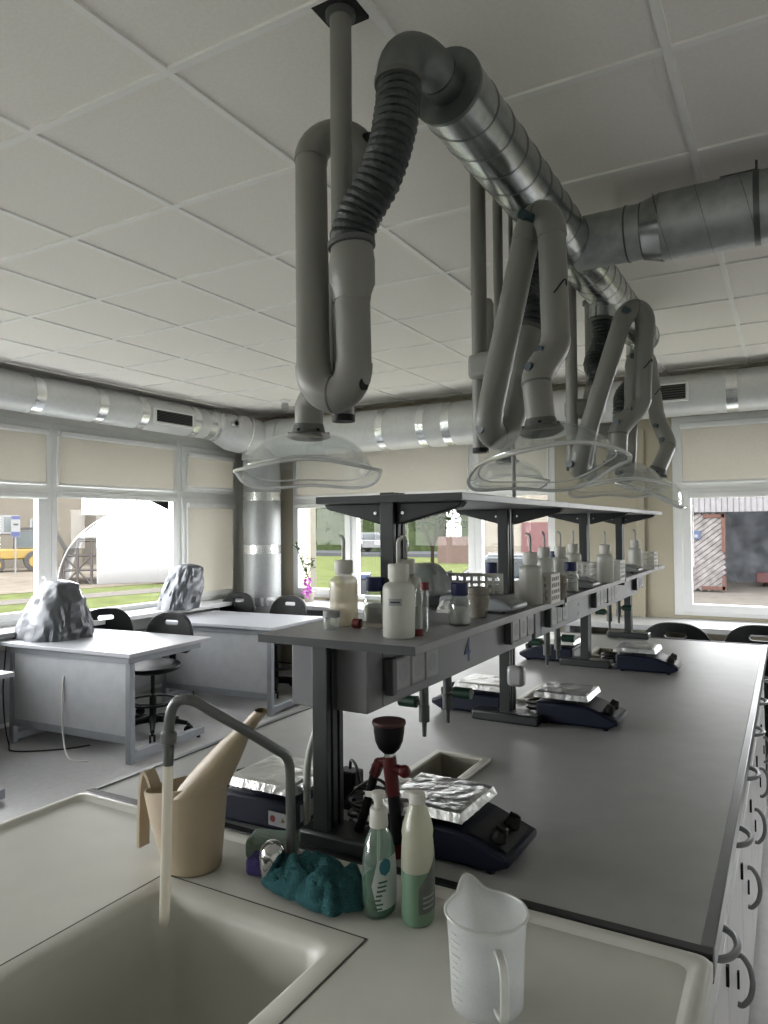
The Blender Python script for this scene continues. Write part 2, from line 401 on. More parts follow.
def window(name, ax, w0, w1, t, split, upper, lower, hdl=None, inner=-1):
    """PVC window. ax='x': lies in an X=t plane running along y. lower: list of (u0,u1,sash) ; upper: list of (u0,u1,sash)"""
    b = B(); d = .07
    t0, t1 = t-d/2, t+d/2
    def fr(u0, u1, v0, v1, k, a, c):
        b.holed(u0, u1, v0, v1, a, c, [(u0+k, u1-k, v0+k, v1-k)], axis=ax)
    holesU = [(a, c) for a, c, s_ in upper]; holesL = [(a, c) for a, c, s_ in lower]
    b.holed(w0, w1, WZ0, WZ1, t0, t1, [(a, c, split+.035, WZ1-.06) for a, c in holesU]+[(a, c, WZ0+.04, split-.035) for a, c in holesL], axis=ax)
    s = inner*-1
    gl = B()
    for (a, c, sh), (v0, v1) in [(q, (split+.035, WZ1-.06)) for q in upper]+[(q, (WZ0+.04, split-.035)) for q in lower]:
        k = 0
        if sh:   # opening sash, thicker frame standing proud of the outer frame
            k = .055
            off = .022*s
            b.holed(a-.012, c+.012, v0-.012, v1+.012, t0+off, t1+off, [(a+k, c-k, v0+k, v1-k)], axis=ax)
        kk = max(k, .0)
        P = (lambda u, v, w: (w, u, v)) if ax == 'x' else (lambda u, v, w: (u, w, v))
        gl.add([P(a+kk, v0+kk, t), P(c-kk, v0+kk, t), P(c-kk, v1-kk, t), P(a+kk, v1-kk, t)], [(0, 1, 2, 3)])
    o = struct(b.build(name, M['pvc'], bevel=.004))
    gl.build('pane', M['glass'], o, weld=False)
    if hdl:
        for (u, z) in hdl:
            h = B(); q = t + s*(d/2+.022)
            def Q(u_, z_, w_): return (w_, u_, z_) if ax == 'x' else (u_, w_, z_)
            h.tube([Q(u, z, q), Q(u, z, q+s*.03), Q(u, z-.015, q+s*.045), Q(u, z-.12, q+s*.045)], .009, 10)
            h.beam(Q(u, z-.035, q), Q(u, z+.035, q), .026, .016)
            h.build('handle', M['pvc'], o)
    return o
TW = XL-.036      # plane of the left glazing
SP = 1.885
wn = 1
for i, (a, c) in enumerate(Lbays):
    m = .055
    if i == 7: up = [(a+m, c-.05, True)]; lo = [(a+m, c-.05, True)]; h = [(a+m+.03, 1.15)]
    elif i == 5: up = [(a+m, c-m, False)]; lo = [(a+m, c-m-.02, True)]; h = [(c-m-.045, 1.15)]
    else: up = [(a+m, c-m, False)]; lo = [(a+m, c-m, False)]; h = None
    window('window_%d' % wn, 'x', a, c, TW, SP, up, lo, h, inner=-1); wn += 1
TB = YB+.036
window('window_%d' % wn, 'y', -4.76, -2.61, TB, SP-.03, [(-4.69, -2.68, False)], [(-4.735, -4.02, True), (-3.935, -2.68, False)], [(-4.045, 1.15)], inner=1); wn += 1
window('window_%d' % wn, 'y', -2.61, -1.83, TB, SP-.03, [(-2.55, -1.9, False)], [(-2.54, -1.9, False)], None, inner=1); wn += 1
window('window_%d' % wn, 'y', -.84, 1.6, TB, SP-.03, [(-.755, .42, False), (.5, 1.53, False)], [(-.755, .42, True), (.5, 1.53, False)], None, inner=1); wn += 1

def blind(label, ax, u0, u1, zt, zb, t, s, group):
    """roller blind: cassette, cloth and bottom bar; s points into the room"""
    cu = (u0+u1)/2; org = (t, cu, zb) if ax == 'x' else (cu, t, zb)
    r = thing('roller_blind', label, 'blind', org, 0, group)
    def bx(b, ua, ub, ta, tb, za, zc):
        ta, tb = sorted((ta, tb))
        return b.box(ta, tb, ua, ub, za, zc) if ax == 'x' else b.box(ua, ub, ta, tb, za, zc)
    b = B(org); bx(b, u0-.012, u1+.012, t, t+s*.05, zt-.005, zt+.045); b.build('cassette', M['pvc'], r, bevel=.012)
    if zt-zb > .06:
        b = B(org); bx(b, u0, u1, t+s*.012, t+s*.015, zb, zt); b.build('cloth', M['blind'], r)
        b = B(org); bx(b, u0, u1, t+s*.006, t+s*.022, zb-.016, zb+.002); b.build('bottom_bar', M['pvc'], r)
        for u in (u0-.01, u1):
            b = B(org); bx(b, u, u+.01, t, t+s*.02, zb, zt); b.build('guide', M['pvc'], r)
    return r
GL = 'roller blinds on the left windows'; GBk = 'roller blinds on the back windows'
tl = TW+.037
blind('closed beige roller blind on the upper pane at the photo left edge', 'x', 2.41, 3.745, 2.33, 1.93, tl, 1, GL)
blind('wide closed beige roller blind on the upper pane above the white tent view', 'x', 3.865, 5.155, 2.33, 1.93, tl, 1, GL)
blind('narrow closed beige roller blind in the small upper sash beside the corner', 'x', 5.318, 5.995, 2.275, 1.975, tl+.022, 1, GL)
blind('rolled-up blind cassette over the lower pane showing the yellow digger', 'x', 2.42, 3.72, 1.80, 1.79, tl+.022, 1, GL)
blind('rolled-up blind cassette over the lower pane showing the white tent', 'x', 3.865, 5.155, 1.815, 1.805, tl, 1, GL)
blind('tall closed beige roller blind in the lower sash beside the corner', 'x', 5.318, 5.99, 1.76, .88, tl+.022, 1, GL)
tb = TB-.037
blind('wide closed beige roller blind on the back upper pane behind the nearest clear hood', 'y', -4.695, -2.675, 2.33, 1.89, tb, -1, GBk)
blind('closed beige roller blind on the back upper pane behind the extraction arms', 'y', -2.555, -1.895, 2.33, 1.89, tb, -1, GBk)
blind('closed beige roller blind on the upper pane above the garage view', 'y', -.76, .425, 2.33, 1.89, tb, -1, GBk)
blind('rolled-up blind cassette over the narrow back sash behind the orchid', 'y', -4.67, -4.085, 1.755, 1.745, tb-.022, -1, GBk)
blind('rolled-up blind cassette over the lower pane with the garage view', 'y', -.70, .37, 1.755, 1.745, tb-.022, -1, GBk)
b = B((-.735, YB-.0, 1.0)); b.tube(spline([(-.742, YB+.03, 1.75), (-.745, YB+.03, 1.4), (-.748, YB+.035, 1.25), (-.735, YB+.03, 1.2), (-.70, YB+.035, 1.19), (-.69, YB+.03, 1.25), (-.69, YB+.03, 1.7)]), .004, 6)
tag(b.build('blind_chain', M['cablewhite']), 'thin white pull chain looping beside the garage window', 'blind chain')

# sills along both window walls
b = B(); b.box(XL-.002, XL+.36, -4.8, 6.0, .745, .785); b.build('trim_1', M['sill'], bevel=.004)['kind'] = 'structure'
b = B(); b.box(-4.6, 1.9, 5.78, YB+.002, .725, .765); b.build('trim_2', M['sill'], bevel=.004)['kind'] = 'structure'
b = B()
for y in (-2.0, -.4, 1.1, 2.6, 4.15, 5.7): b.box(XL+.0, XL+.3, y-.02, y+.02, 0, .745)
b.box(XL+.02, XL+.06, -4.5, 5.7, .05, .6)
struct(b.build('trim_3', M['deskpanel']))
b = B()
for x in (-4.3, -2.9, -1.6, -.9, .6, 1.8): b.box(x-.02, x+.02, 5.85, YB, 0, .725)
b.box(-4.3, 1.8, YB-.06, YB-.02, .05, .6)
struct(b.build('trim_4', M['deskpanel']))
# pipe boxing between the back windows
b = B(); b.box(-1.12, -1.06, YB-.035, YB, 0, 2.35); b.build('trim_5', M['wall'], bevel=.004)['kind'] = 'structure'

# ------------------------------------------------------------------ ventilation ducts round the walls
def duct(bs, a, b_, r, seams=(), n=32):
    bs.tube([a, b_], r, n)
t = thing('wall_duct', 'foil-wrapped duct running under the ceiling along the left window wall', 'duct', (-5.13, 3, 2.6))
b = B(t.location); b.tube([(-5.13, -3.0, 2.597), (-5.13, 5.42, 2.597)], .147, 32); b.build('duct_run', M['foilduct'], t)
for y in (1.7, 2.6, 3.42, 4.0, 4.45, 5.1, 5.33):
    b = B(t.location); b.tube([(-5.13, y, 2.597), (-5.13, y+.085, 2.597)], .1495, 32); b.build('tape_band', M['foiltape'], t)
def grille(bs, c, ax, w, h, dirv):
    pass
b = B(t.location); b.box(-4.992, -4.972, 4.57, 5.07, 2.50, 2.64); b.build('grille_frame', M['pvc'], t, bevel=.004)
b = B(t.location)
b.box(-4.9755, -4.9705, 4.6, 5.04, 2.52, 2.623, 0)
for k in range(7): b.box(-4.971, -4.962, 4.6, 5.04, 2.525+k*.0145, 2.528+k*.0145, 1)
b.build('grille', [M['blackmatte'], M['armdark']], t)
t = thing('wall_duct', 'foil-wrapped duct running under the ceiling along the back wall', 'duct', (-2.5, 6.14, 2.55))
b = B(t.location); b.tube([(-4.72, 6.12, 2.50), (-1.75, 6.12, 2.50), (-1.45, 6.14, 2.57), (2.5, 6.14, 2.57)], [.205, .205, .165, .165], 32); b.build('duct_run', M['foilduct'], t)
for x, z, r in ((-3.42, 2.5, .208), (-2.98, 2.5, .208), (-2.72, 2.5, .208), (-.36, 2.57, .168), (.8, 2.57, .168)):
    b = B(t.location); b.tube([(x-.04, 6.12 if z < 2.55 else 6.14, z), (x+.04, 6.12 if z < 2.55 else 6.14, z)], r, 32); b.build('tape_band', M['foiltape'], t)
b = B(t.location); b.box(-1.02, -.66, 5.955, 5.985, 2.50, 2.645); b.build('grille_frame', M['pvc'], t, bevel=.004)
b = B(t.location); b.box(-1.0, -.68, 5.948, 5.957, 2.515, 2.63, 0)
for k in range(6): b.box(-1.0, -.68, 5.943, 5.95, 2.52+k*.019, 2.525+k*.019, 1)
b.build('grille', [M['blackmatte'], M['armdark']], t)
t = thing('corner_riser', 'thick foil-wrapped riser duct standing in the corner between the windows', 'duct', (-4.95, 6.05, 0))
b = B(t.location); b.tube([(-4.95, 6.05, 0), (-4.95, 6.05, 2.28)], .2, 36); b.build('riser', M['foilriser'], t)
for z in (.72, 1.27, 1.83):
    b = B(t.location); b.tube([(-4.95, 6.05, z), (-4.95, 6.05, z+.09)], .203, 36); b.build('tape_band', M['foiltape'], t)
b = B(t.location); b.tube(bez((-4.95, 6.05, 2.26), (-4.95, 6.05, 2.46), (-4.9, 6.1, 2.5), (-4.70, 6.12, 2.50), 10), .215, 36); b.build('elbow', M['foilduct'], t)
b = B(t.location); b.tube([(-5.13, 5.42, 2.597), (-5.12, 5.5, 2.59), (-5.05, 5.66, 2.54), (-5.0, 5.75, 2.53), (-4.97, 5.95, 2.5)], [.15, .15, .19, .2, .2], 32); b.build('reducer', M['foilduct'], t)
for y_, r_ in ((5.50, .157), (5.66, .193), (5.78, .203)):
    b = B(t.location); b.tube([(-5.12+(y_-5.5)*.42, y_, 2.59-(y_-5.5)*.22), (-5.12+(y_-5.46)*.42, y_+.04, 2.59-(y_-5.46)*.22)], r_, 32); b.build('tape_band', M['foiltape'], t)
b = B(t.location); b.tube([(-4.885, 5.53, 2.605), (-4.845, 5.53, 2.605)], .045, 20); b.build('inspection_cap', M['foiltape'], t)
b = B(t.location); b.tube([(-4.848, 5.53, 2.605), (-4.842, 5.53, 2.605)], .025, 16); b.build('cap_hole', M['black'], t)
# cable trunking along the ceiling and a small emergency light
b = B((-5.0, 3, CZ-.03)); b.box(-5.24, -5.21, -3, 5.6, CZ-.032, CZ-.004); tag(b.build('cable_trunking', M['pvc']), 'thin cable conduit along the ceiling above the left duct', 'conduit')
t = thing('smoke_detector', 'small white ceiling detector near the corner riser', 'detector', (-4.25, 5.55, CZ))
b = B(t.location); b.lathe([(.05, -.002), (.05, -.02), (.03, -.03)], t.location, 20); b.build('base', M['pvc'], t)
b = B(t.location); b.lathe([(.032, -.03), (.036, -.07), (.03, -.1), (.012, -.112)], t.location, 20); b.build('sensor', M['labglass'], t)

# ------------------------------------------------------------------ main exhaust duct over the bench
DX, DZ = -.722, 2.628
t = thing('exhaust_duct', 'shiny galvanised spiral duct hanging above the dark bench with a side branch', 'duct', (DX, 2.7, DZ))
o = t.location
b = B(o); b.tube([(DX, 1.61, DZ), (DX, 4.36, DZ)], .092, 40); b.build('main_duct', M['galv'], t)
b = B(o)
for k in range(23):
    y = 1.70+k*.118
    pts = [(DX+.0935*math.cos(2*PI*i/40), y+.03*math.cos(2*PI*i/40), DZ+.0935*math.sin(2*PI*i/40)) for i in range(40)]
    b.tube(pts, .0010, 6, closed=True)
b.build('spiral_seam', M['seam'], t)
b = B(o); b.tube([(DX, 1.6, DZ), (DX, 1.612, DZ)], .0945, 40); b.build('end_plate', M['galvend'], t)
b = B(o); b.tube([(DX, 1.62, DZ), (DX, 1.53, DZ)], .050, 32, caps=False)
b.tube(bez((DX, 1.54, DZ), (DX-.004, 1.475, DZ+.004), (-.755, 1.418, DZ+.004), (-.757, 1.418, 2.548), 14), .052, 32); b.build('end_elbow', M['galvend'], t)
b = B(o)
b.tube([(DX, 1.545, DZ), (DX, 1.54, DZ)], .053, 32)
b.build('elbow_seam', M['seam'], t)
b = B(o); b.tube([(DX+.02, 2.775, DZ), (-.45, 2.775, DZ)], .1, 36, caps=False); b.build('branch_spigot', M['galvdark'], t)
b = B(o); b.tube([(-.455, 2.775, DZ), (-.385, 2.775, DZ)], [.102, .122], 36, caps=False); b.build('branch_reducer', M['galv'], t)
b = B(o); b.tube([(-.385, 2.775, DZ), (XR-.0, 2.775, DZ)], .121, 36); b.build('branch_duct', M['galvdark'], t)
b = B(o)
for x in (-.51, -.455): b.tube([(x, 2.775, DZ), (x+.006, 2.775, DZ)], .1035, 36)
for k in range(18):
    x = -.385+k*.14
    pts = [(x-.028*math.sin(2*PI*i/40), 2.775+.122*math.cos(2*PI*i/40), DZ+.122*math.sin(2*PI*i/40)) for i in range(40)]
    b.tube(pts, .0010, 6, closed=True)
b.build('branch_seam', M['seam'], t)
b = B(o); b.tube([(-.085, 2.775, DZ), (-.066, 2.775, DZ)], .1245, 36); b.tube([(-.075, 2.75, DZ+.118), (-.075, 2.75, CZ)], .004, 8)
b.tube([(-.19, 2.75, DZ+.126), (-.075, 2.75, DZ+.126)], .0035, 8); b.build('hanger_strap', M['seam'], t)
for y in (2.33, 3.36, 4.22):   # branches going down to the hoses
    b = B(o); b.tube([(DX-.012, y, DZ-.06), (DX-.016, y, DZ-.135)], .0565, 28); b.build('branch_collar', M['galv'], t)

# ------------------------------------------------------------------ extraction arms
R_T = .0405
def hood_mesh(bs, T, r0=.052, R=.175, Rf=.212, h=.118, lobes=4, amp=.007, thick=.0035):
    prof = [(r0, h), (.075, h-.0025), (.11, h-.013), (.14, h-.031), (.162, h-.054), (.176, h-.078), (.182, h-.097), (.190, h-.107), (Rf, h-.113)]
    def fn(q, a, r, z):
        k = max(0, (r-.1)/(.21-.1))
        f = amp*k*k*math.cos(lobes*a)
        sc = 1+.045*k*math.cos(lobes*a+PI)
        return T @ Vector((q[0]*sc, q[1]*sc, q[2]-h+f))
    inner = [(max(r-thick, .01), z-thick) for r, z in reversed(prof)]
    ring = prof+inner
    bs.lathe(ring, (0, 0, 0), 64, fn=fn, caps=False)
    return prof, fn
def hood(parent, org, neck, axis, scale=1):
    """clear dome hanging from point neck, opening along axis"""
    T = axis_mat([-x for x in axis], neck) @ Matrix.Scale(scale, 4)
    b = B(org); prof, fn = hood_mesh(b, T); hd = b.build('hood', M['hood'], parent, sharp=60)
    b = B(org); r, z = prof[-1]
    b.tube([fn((r*math.cos(2*PI*i/64), r*math.sin(2*PI*i/64), z), 2*PI*i/64, r, z) for i in range(64)], .005, 8, closed=True)
    r, z = prof[6]
    b.tube([fn((r*math.cos(2*PI*i/64), r*math.sin(2*PI*i/64), z), 2*PI*i/64, r, z) for i in range(64)], .0026, 6, closed=True)
    b.build('rim', M['hoodrim'], hd)
    b = B(org); b.T = T
    b.lathe([(.0415, .036), (.0435, .03), (.047, .012), (.060, .004), (.062, .0), (.05, -.002), (.0005, -.002)], (0, 0, 0), 28, caps=False); fl = b.build('flange', M['armdark'], parent)
    b = B(org); b.T = T
    for k in range(6): b.tube([(.054*math.cos(k*PI/3), .054*math.sin(k*PI/3), .004), (.054*math.cos(k*PI/3), .054*math.sin(k*PI/3), .012)], .005, 8)
    b.build('screw', M['black'], fl)
    return hd

def tubepart(parent, org, a, c, name='tube', r=R_T, mat='armwhite'):
    b = B(org); b.tube([a, c], r, 28); b.build(name, M[mat], parent)
    a = Vector(a); c = Vector(c); d = (c-a).normalized()
    return d
def ubend(parent, org, p0, p1, d0, d1, h, r=R_T*1.06, kneg=False, kdir=None):
    p0 = Vector(p0); p1 = Vector(p1); d0 = Vector(d0).normalized(); d1 = Vector(d1).normalized()
    pts = bez(p0-d0*.012, p0+d0*h, p1+d1*h, p1-d1*.012, 16)
    b = B(org); b.tube(pts, r, 28); e = b.build('elbow', M['armwhite'], parent)
    mid = pts[8]
    b = B(org); ax = (pts[9]-pts[7]).normalized()
    b.tube([mid-ax*.002, mid+ax*.002], r*1.03, 28); b.build('joint_ring', M['armdark'], e)
    ax = Vector(kdir).normalized() if kdir else ax
    for s, m in ((1, 'black'), (-1, 'armwhite')):
        c = mid - (d0+d1).normalized()*.018
        q = c+ax*s*(r+.028)
        b = B(org); b.tube([c+ax*s*r*.6, q], .013, 14); b.tube([q-ax*s*.004, q+ax*s*.014], .0155, 16); b.build('knob', M[m if kneg else 'knobteal'], e)
    return pts

def hosepart(parent, org, pts, r=.053, n=22, nr=30):
    """corrugated flexible hose"""
    c = spline(pts, 16); L = len(c); path = []; rr = []
    cum = [0]
    for i in range(1, L): cum.append(cum[-1]+(c[i]-c[i-1]).length)
    def at(d):
        for i in range(1, L):
            if cum[i] >= d:
                f = (d-cum[i-1])/max(1e-9, cum[i]-cum[i-1]); return c[i-1].lerp(c[i], f)
        return c[-1]
    rings = max(8, int(cum[-1]/.0175)); rj = random.Random(5)
    for k in range(rings*6+1):
        d = cum[-1]*k/(rings*6); path.append(at(d)); ph = (k % 6)/6
        rr.append(r*(.90+.10*(1-abs(2*ph-1))**.6)*(1+rj.uniform(-.012, .012)))
    b = B(org); b.tube(path, rr, nr); h = b.build('hose', M['hose'], parent, sharp=50)
    for p, q in ((path[0], path[5]), (path[-1], path[-6])):
        b = B(org); dd = (q-p).normalized(); b.tube([p+dd*.004, p+dd*.016], r*1.06, 28); b.build('hose_clamp', M['armdark'], h)
    return h

def pole(parent, org, x, y, zb, r=.0262):
    b = B(org); b.tube([(x, y, zb), (x, y, CZ)], r, 24); p = b.build('ceiling_pole', M['armwhite'], parent)
    b = B(org); b.tube([(x, y, zb-.004), (x, y, zb+.012)], r*1.05, 24); b.build('end_cap', M['black'], p)
    b = B(org); b.tube([(x, y, CZ-.018), (x, y, CZ+.02)], r*1.4, 24); b.build('collar', M['armdark'], p)
    return p

# arm 1, nearest
def A1():
    org = (-.924, 1.43, CZ)
    t = thing('extraction_arm', 'nearest fume extraction arm, folded upright with hose and clear hood facing down', 'extraction arm', org, 0, 'fume extraction arms')
    pole(t, org, -.924, 1.435, 1.79)
    b = B(org); b.box(-.975, -.873, 1.385, 1.485, CZ-.005, CZ+.004); b.build('ceiling_cutout', M['blackmatte'], t)
    At, Ab = Vector((-.874, 1.385, 2.14)), Vector((-.866, 1.392, 1.90))
    tubepart(t, org, (-.866, 1.387, 2.08), Ab)
    b = B(org); b.tube([(-.866, 1.387, 2.185), (-.866, 1.387, 2.18), (-.866, 1.387, 2.15), (-.866, 1.387, 2.095), (-.866, 1.387, 2.07), (-.866, 1.387, 2.055)], [.047, .048, .0525, .0525, .0435, .042], 28); s_ = b.build('swivel_base', M['armwhite'], t)
    b = B(org); b.beam((-.92, 1.425, 2.12), (-.885, 1.40, 2.12), .06, .11); b.build('bracket', M['armwhite'], t, bevel=.012)
    Bb, Bt = Vector((-.976, 1.385, 1.905)), Vector((-1.055, 1.493, 2.485))
    dB = (Bt-Bb).normalized()
    tubepart(t, org, Bb, Bt)
    ubend(t, org, Ab, Bb, (0, 0, -1), -dB, .085, kneg=True, kdir=(1, .0, 0))
    Ct, Cb = Vector((-.952, 1.59, 2.475)), Vector((-1.155, 1.652, 1.92))
    dC = (Cb-Ct).normalized()
    ubend(t, org, Bt, Ct, dB, -dC, .10, kneg=True, kdir=(1, .2, 0))
    tubepart(t, org, Ct, Cb)
    b = B(org); b.tube(bez(Cb-dC*.01, Cb+dC*.05, (-1.183, 1.657, 1.90), (-1.183, 1.657, 1.86), 10), R_T*1.02, 28); b.build('wrist_elbow', M['armwhite'], t)
    tubepart(t, org, (-1.183, 1.657, 1.87), (-1.184, 1.656, 1.79), 'neck')
    hood(t, org, (-1.184, 1.656, 1.792), (.06, -.09, -1))
    hosepart(t, org, [(-.757, 1.418, 2.555), (-.757, 1.412, 2.49), (-.769, 1.405, 2.41), (-.80, 1.398, 2.325), (-.845, 1.39, 2.255), (-.866, 1.387, 2.205), (-.866, 1.387, 2.175)], r=.052)
A1()

def armX(label, px, py, A0, A1_, U_B, Bt, Ct, Cb, neck_t, neck_b, axis, htop, kd=(1, 0, 0), pole_zb=1.785, hs=1, wh=.05):
    org = (px, py, CZ)
    t = thing('extraction_arm', label, 'extraction arm', org, 0, 'fume extraction arms')
    pole(t, org, px, py, pole_zb)
    A0, A1_, U_B, Bt, Ct, Cb, neck_t, neck_b = map(Vector, (A0, A1_, U_B, Bt, Ct, Cb, neck_t, neck_b))
    dA = (A1_-A0).normalized(); dB = (Bt-U_B).normalized(); dC = (Cb-Ct).normalized(); dN = (neck_b-neck_t).normalized()
    tubepart(t, org, A0, A1_)
    b = B(org); b.tube([A0-dA*.1, A0-dA*.085, A0-dA*.05, A0+dA*.03, A0+dA*.06], [.047, .053, .053, .053, .042], 28); b.build('swivel_base', M['armwhite'], t)
    z = A0.z+.0
    b = B(org); b.beam((px-.03, py-.0, z), (A0.x, A0.y, z), .07, .09); b.build('bracket', M['armwhite'], t, bevel=.02)
    ubend(t, org, A1_, U_B, dA, -dB, .085, kdir=kd)
    tubepart(t, org, U_B, Bt)
    ubend(t, org, Bt, Ct, dB, -dC, .085, kdir=kd)
    tubepart(t, org, Ct, Cb)
    b = B(org); p = Ct.lerp(Cb, .55); b.tube([p+Vector((.0415*math.cos(a/16*PI-.9), .0415*math.sin(a/16*PI-.9-PI*.2), .02*math.sin(a/16*PI*2))) for a in range(-16, 17)], .0025, 6); b.build('cable_tie', M['black'], t)
    pts = bez(Cb-dC*.01, Cb+dC*wh, neck_t-dN*wh, neck_t+dN*.01, 16)
    b = B(org); b.tube(pts, R_T*1.05, 28); e = b.build('wrist_elbow', M['armwhite'], t)
    for q, s in ((pts[5], 1), (pts[11], -1)):
        k = Vector(kd).normalized()
        for sg in (-1, 1):
            b = B(org); b.tube([q+k*sg*.03, q+k*sg*.058], .0125, 14); b.build('knob', M['knobteal'], e)
    tubepart(t, org, neck_t, neck_b, 'neck')
    b = B(org); b.tube([neck_t, neck_t+dN*.006], R_T*1.06, 28); b.build('joint_ring', M['armdark'], t)
    hood(t, org, neck_b, axis, hs)
    hosepart(t, org, [htop, Vector(htop)-Vector((0, 0, .12)), Vector(htop).lerp(A0-dA*.1, .6)+Vector((-.02, -.0, -.02)), A0-dA*.16, A0-dA*.095], r=.05)
    return t
axd = Vector
arm2 = armX('second extraction arm, zigzag tubes with a large clear hood tilted towards the bench', -.90, 2.25,
     (-.735, 2.215, 2.07), (-.757, 2.16, 1.87), (-.791, 2.049, 1.873), (-.673, 2.068, 2.40), (-.585, 2.035, 2.385), (-.573, 2.019, 2.065), (-.607, 1.94, 1.935), (-.592, 1.932, 1.795),
     (.16, -.17, -1), (DX-.016, 2.33, DZ-.13), kd=(.35, .94, 0))
b = B((-.90, 2.25, CZ)); b.tube([(-.893, 2.42, 1.9), (-.893, 2.42, CZ)], .0175, 16); b.beam((-.90, 2.26, 2.0), (-.893, 2.42, 2.0), .02, .03); b.build('service_pipe', M['armwhite'], arm2)
armX('third extraction arm with slanting tube and hood beyond the large tilted hood', -.84, 3.2,
     (-.76, 3.26, 2.06), (-.80, 3.24, 1.83), (-.79, 3.16, 1.86), (-.624, 3.235, 2.43), (-.535, 3.29, 2.42), (-.557, 3.292, 2.08), (-.64, 3.20, 1.935), (-.645, 3.192, 1.80),
     (.05, -.1, -1), (DX-.016, 3.36, DZ-.13), kd=(.35, .94, 0))
armX('farthest extraction arm along the duct, its hood turned away near the wall', -.95, 4.02,
     (-.80, 4.12, 2.06), (-.80, 4.12, 1.87), (-.76, 4.06, 1.86), (-.74, 4.12, 2.42), (-.663, 4.19, 2.43), (-.625, 4.17, 2.13), (-.56, 4.10, 1.95), (-.60, 3.95, 1.80),
     (-.42, -.05, -1), (DX-.016, 4.22, DZ-.13), kd=(.35, .94, 0))
# arm standing on the window side
def A5():
    org = (-1.42, 3.53, CZ)
    t = thing('extraction_arm', 'extraction arm on the window side, mostly hidden behind the second arm', 'extraction arm', org, 0, 'fume extraction arms')
    pole(t, org, -1.42, 3.53, 1.95)
    a, c = Vector((-1.36, 3.5, 2.72)), Vector((-1.34, 3.48, 2.05))
    b = B(org); b.tube([a, a.lerp(c, .04), c], [.03, R_T, R_T], 28); b.build('tube', M['armwhite'], t)
    b = B(org); b.tube(bez(c, c-Vector((0, 0, .1)), (-1.27, 3.53, 2.02), (-1.265, 3.532, 1.93), 12), R_T*1.05, 28); b.build('elbow', M['armwhite'], t)
    b = B(org); b.beam((-1.42, 3.53, 2.3), (-1.35, 3.49, 2.3), .06, .1); b.build('bracket', M['armwhite'], t)
    tubepart(t, org, (-1.265, 3.532, 1.94), (-1.264, 3.532, 1.86), 'neck')
    hood(t, org, (-1.264, 3.532, 1.865), (.05, -.1, -1))
A5()
b = B((-.80, 2.34, 1.59)); b.tube([(-.815, 2.335, 1.606), (-.815, 2.335, CZ)], .0075, 12)
tag(b.build('conduit_pipe', M['armwhite']), 'thin conduit dropping from the ceiling onto the upper shelf behind the tilted hood', 'conduit')

# ------------------------------------------------------------------ laboratory bench
BX0, BX1, BY0, BY1 = -1.495, -.108, 1.152, 4.25
cups = [(-.855, -.722, 1.575, 1.805), (-.855, -.722, 2.50, 2.745), (-.86, -.735, 3.50, 3.73)]
t = thing('bench_worktop', 'long dark grey laminate worktop of the island bench', 'worktop', (-.8, 2.7, .87))
b = B(t.location); b.holed(BX0+.02, BX1-.02, BY0+.022, BY1-.02, .872, .9, cups); b.build('surface', M['bench'], t)
b = B(t.location); b.box(BX0, BX1, BY0, BY0+.022, .86, .9025); b.build('front_edge', M['benchedge'], t, bevel=.002)
b = B(t.location); b.box(BX0, BX1, BY1-.02, BY1, .86, .9025); b.build('rear_edge', M['benchedge'], t, bevel=.002)
b = B(t.location); b.box(BX1-.02, BX1, BY0+.022, BY1-.02, .86, .9025); b.build('side_edge', M['benchside'], t, bevel=.002)
b = B(t.location); b.box(BX0, BX0+.02, BY0+.022, BY1-.02, .86, .9025); b.build('side_edge', M['benchside'], t, bevel=.002)
cl = ['cream drip cup sink set in the worktop behind the nearest right hotplate', 'cream drip cup sink behind the middle right hotplate', 'cream drip cup sink behind the farthest right hotplate']
for (x0, x1, y0, y1), lb in zip(cups, cl):
    c = thing('drip_cup', lb, 'sink', ((x0+x1)/2, (y0+y1)/2, .9), 0, 'drip cups in the bench')
    b = B(c.location); b.holed(x0-.014, x1+.014, y0-.014, y1+.014, .9, .911, [(x0+.006, x1-.006, y0+.006, y1-.006)]); b.build('rim', M['cup'], c, bevel=.003)
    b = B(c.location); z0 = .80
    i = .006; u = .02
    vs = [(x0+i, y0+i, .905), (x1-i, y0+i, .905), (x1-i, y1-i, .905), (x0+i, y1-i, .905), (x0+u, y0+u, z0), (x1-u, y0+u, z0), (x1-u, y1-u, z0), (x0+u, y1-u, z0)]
    b.add(vs, [(0, 1, 5, 4), (1, 2, 6, 5), (2, 3, 7, 6), (3, 0, 4, 7), (4, 5, 6, 7)]); b.build('bowl', M['cupdark'], c)

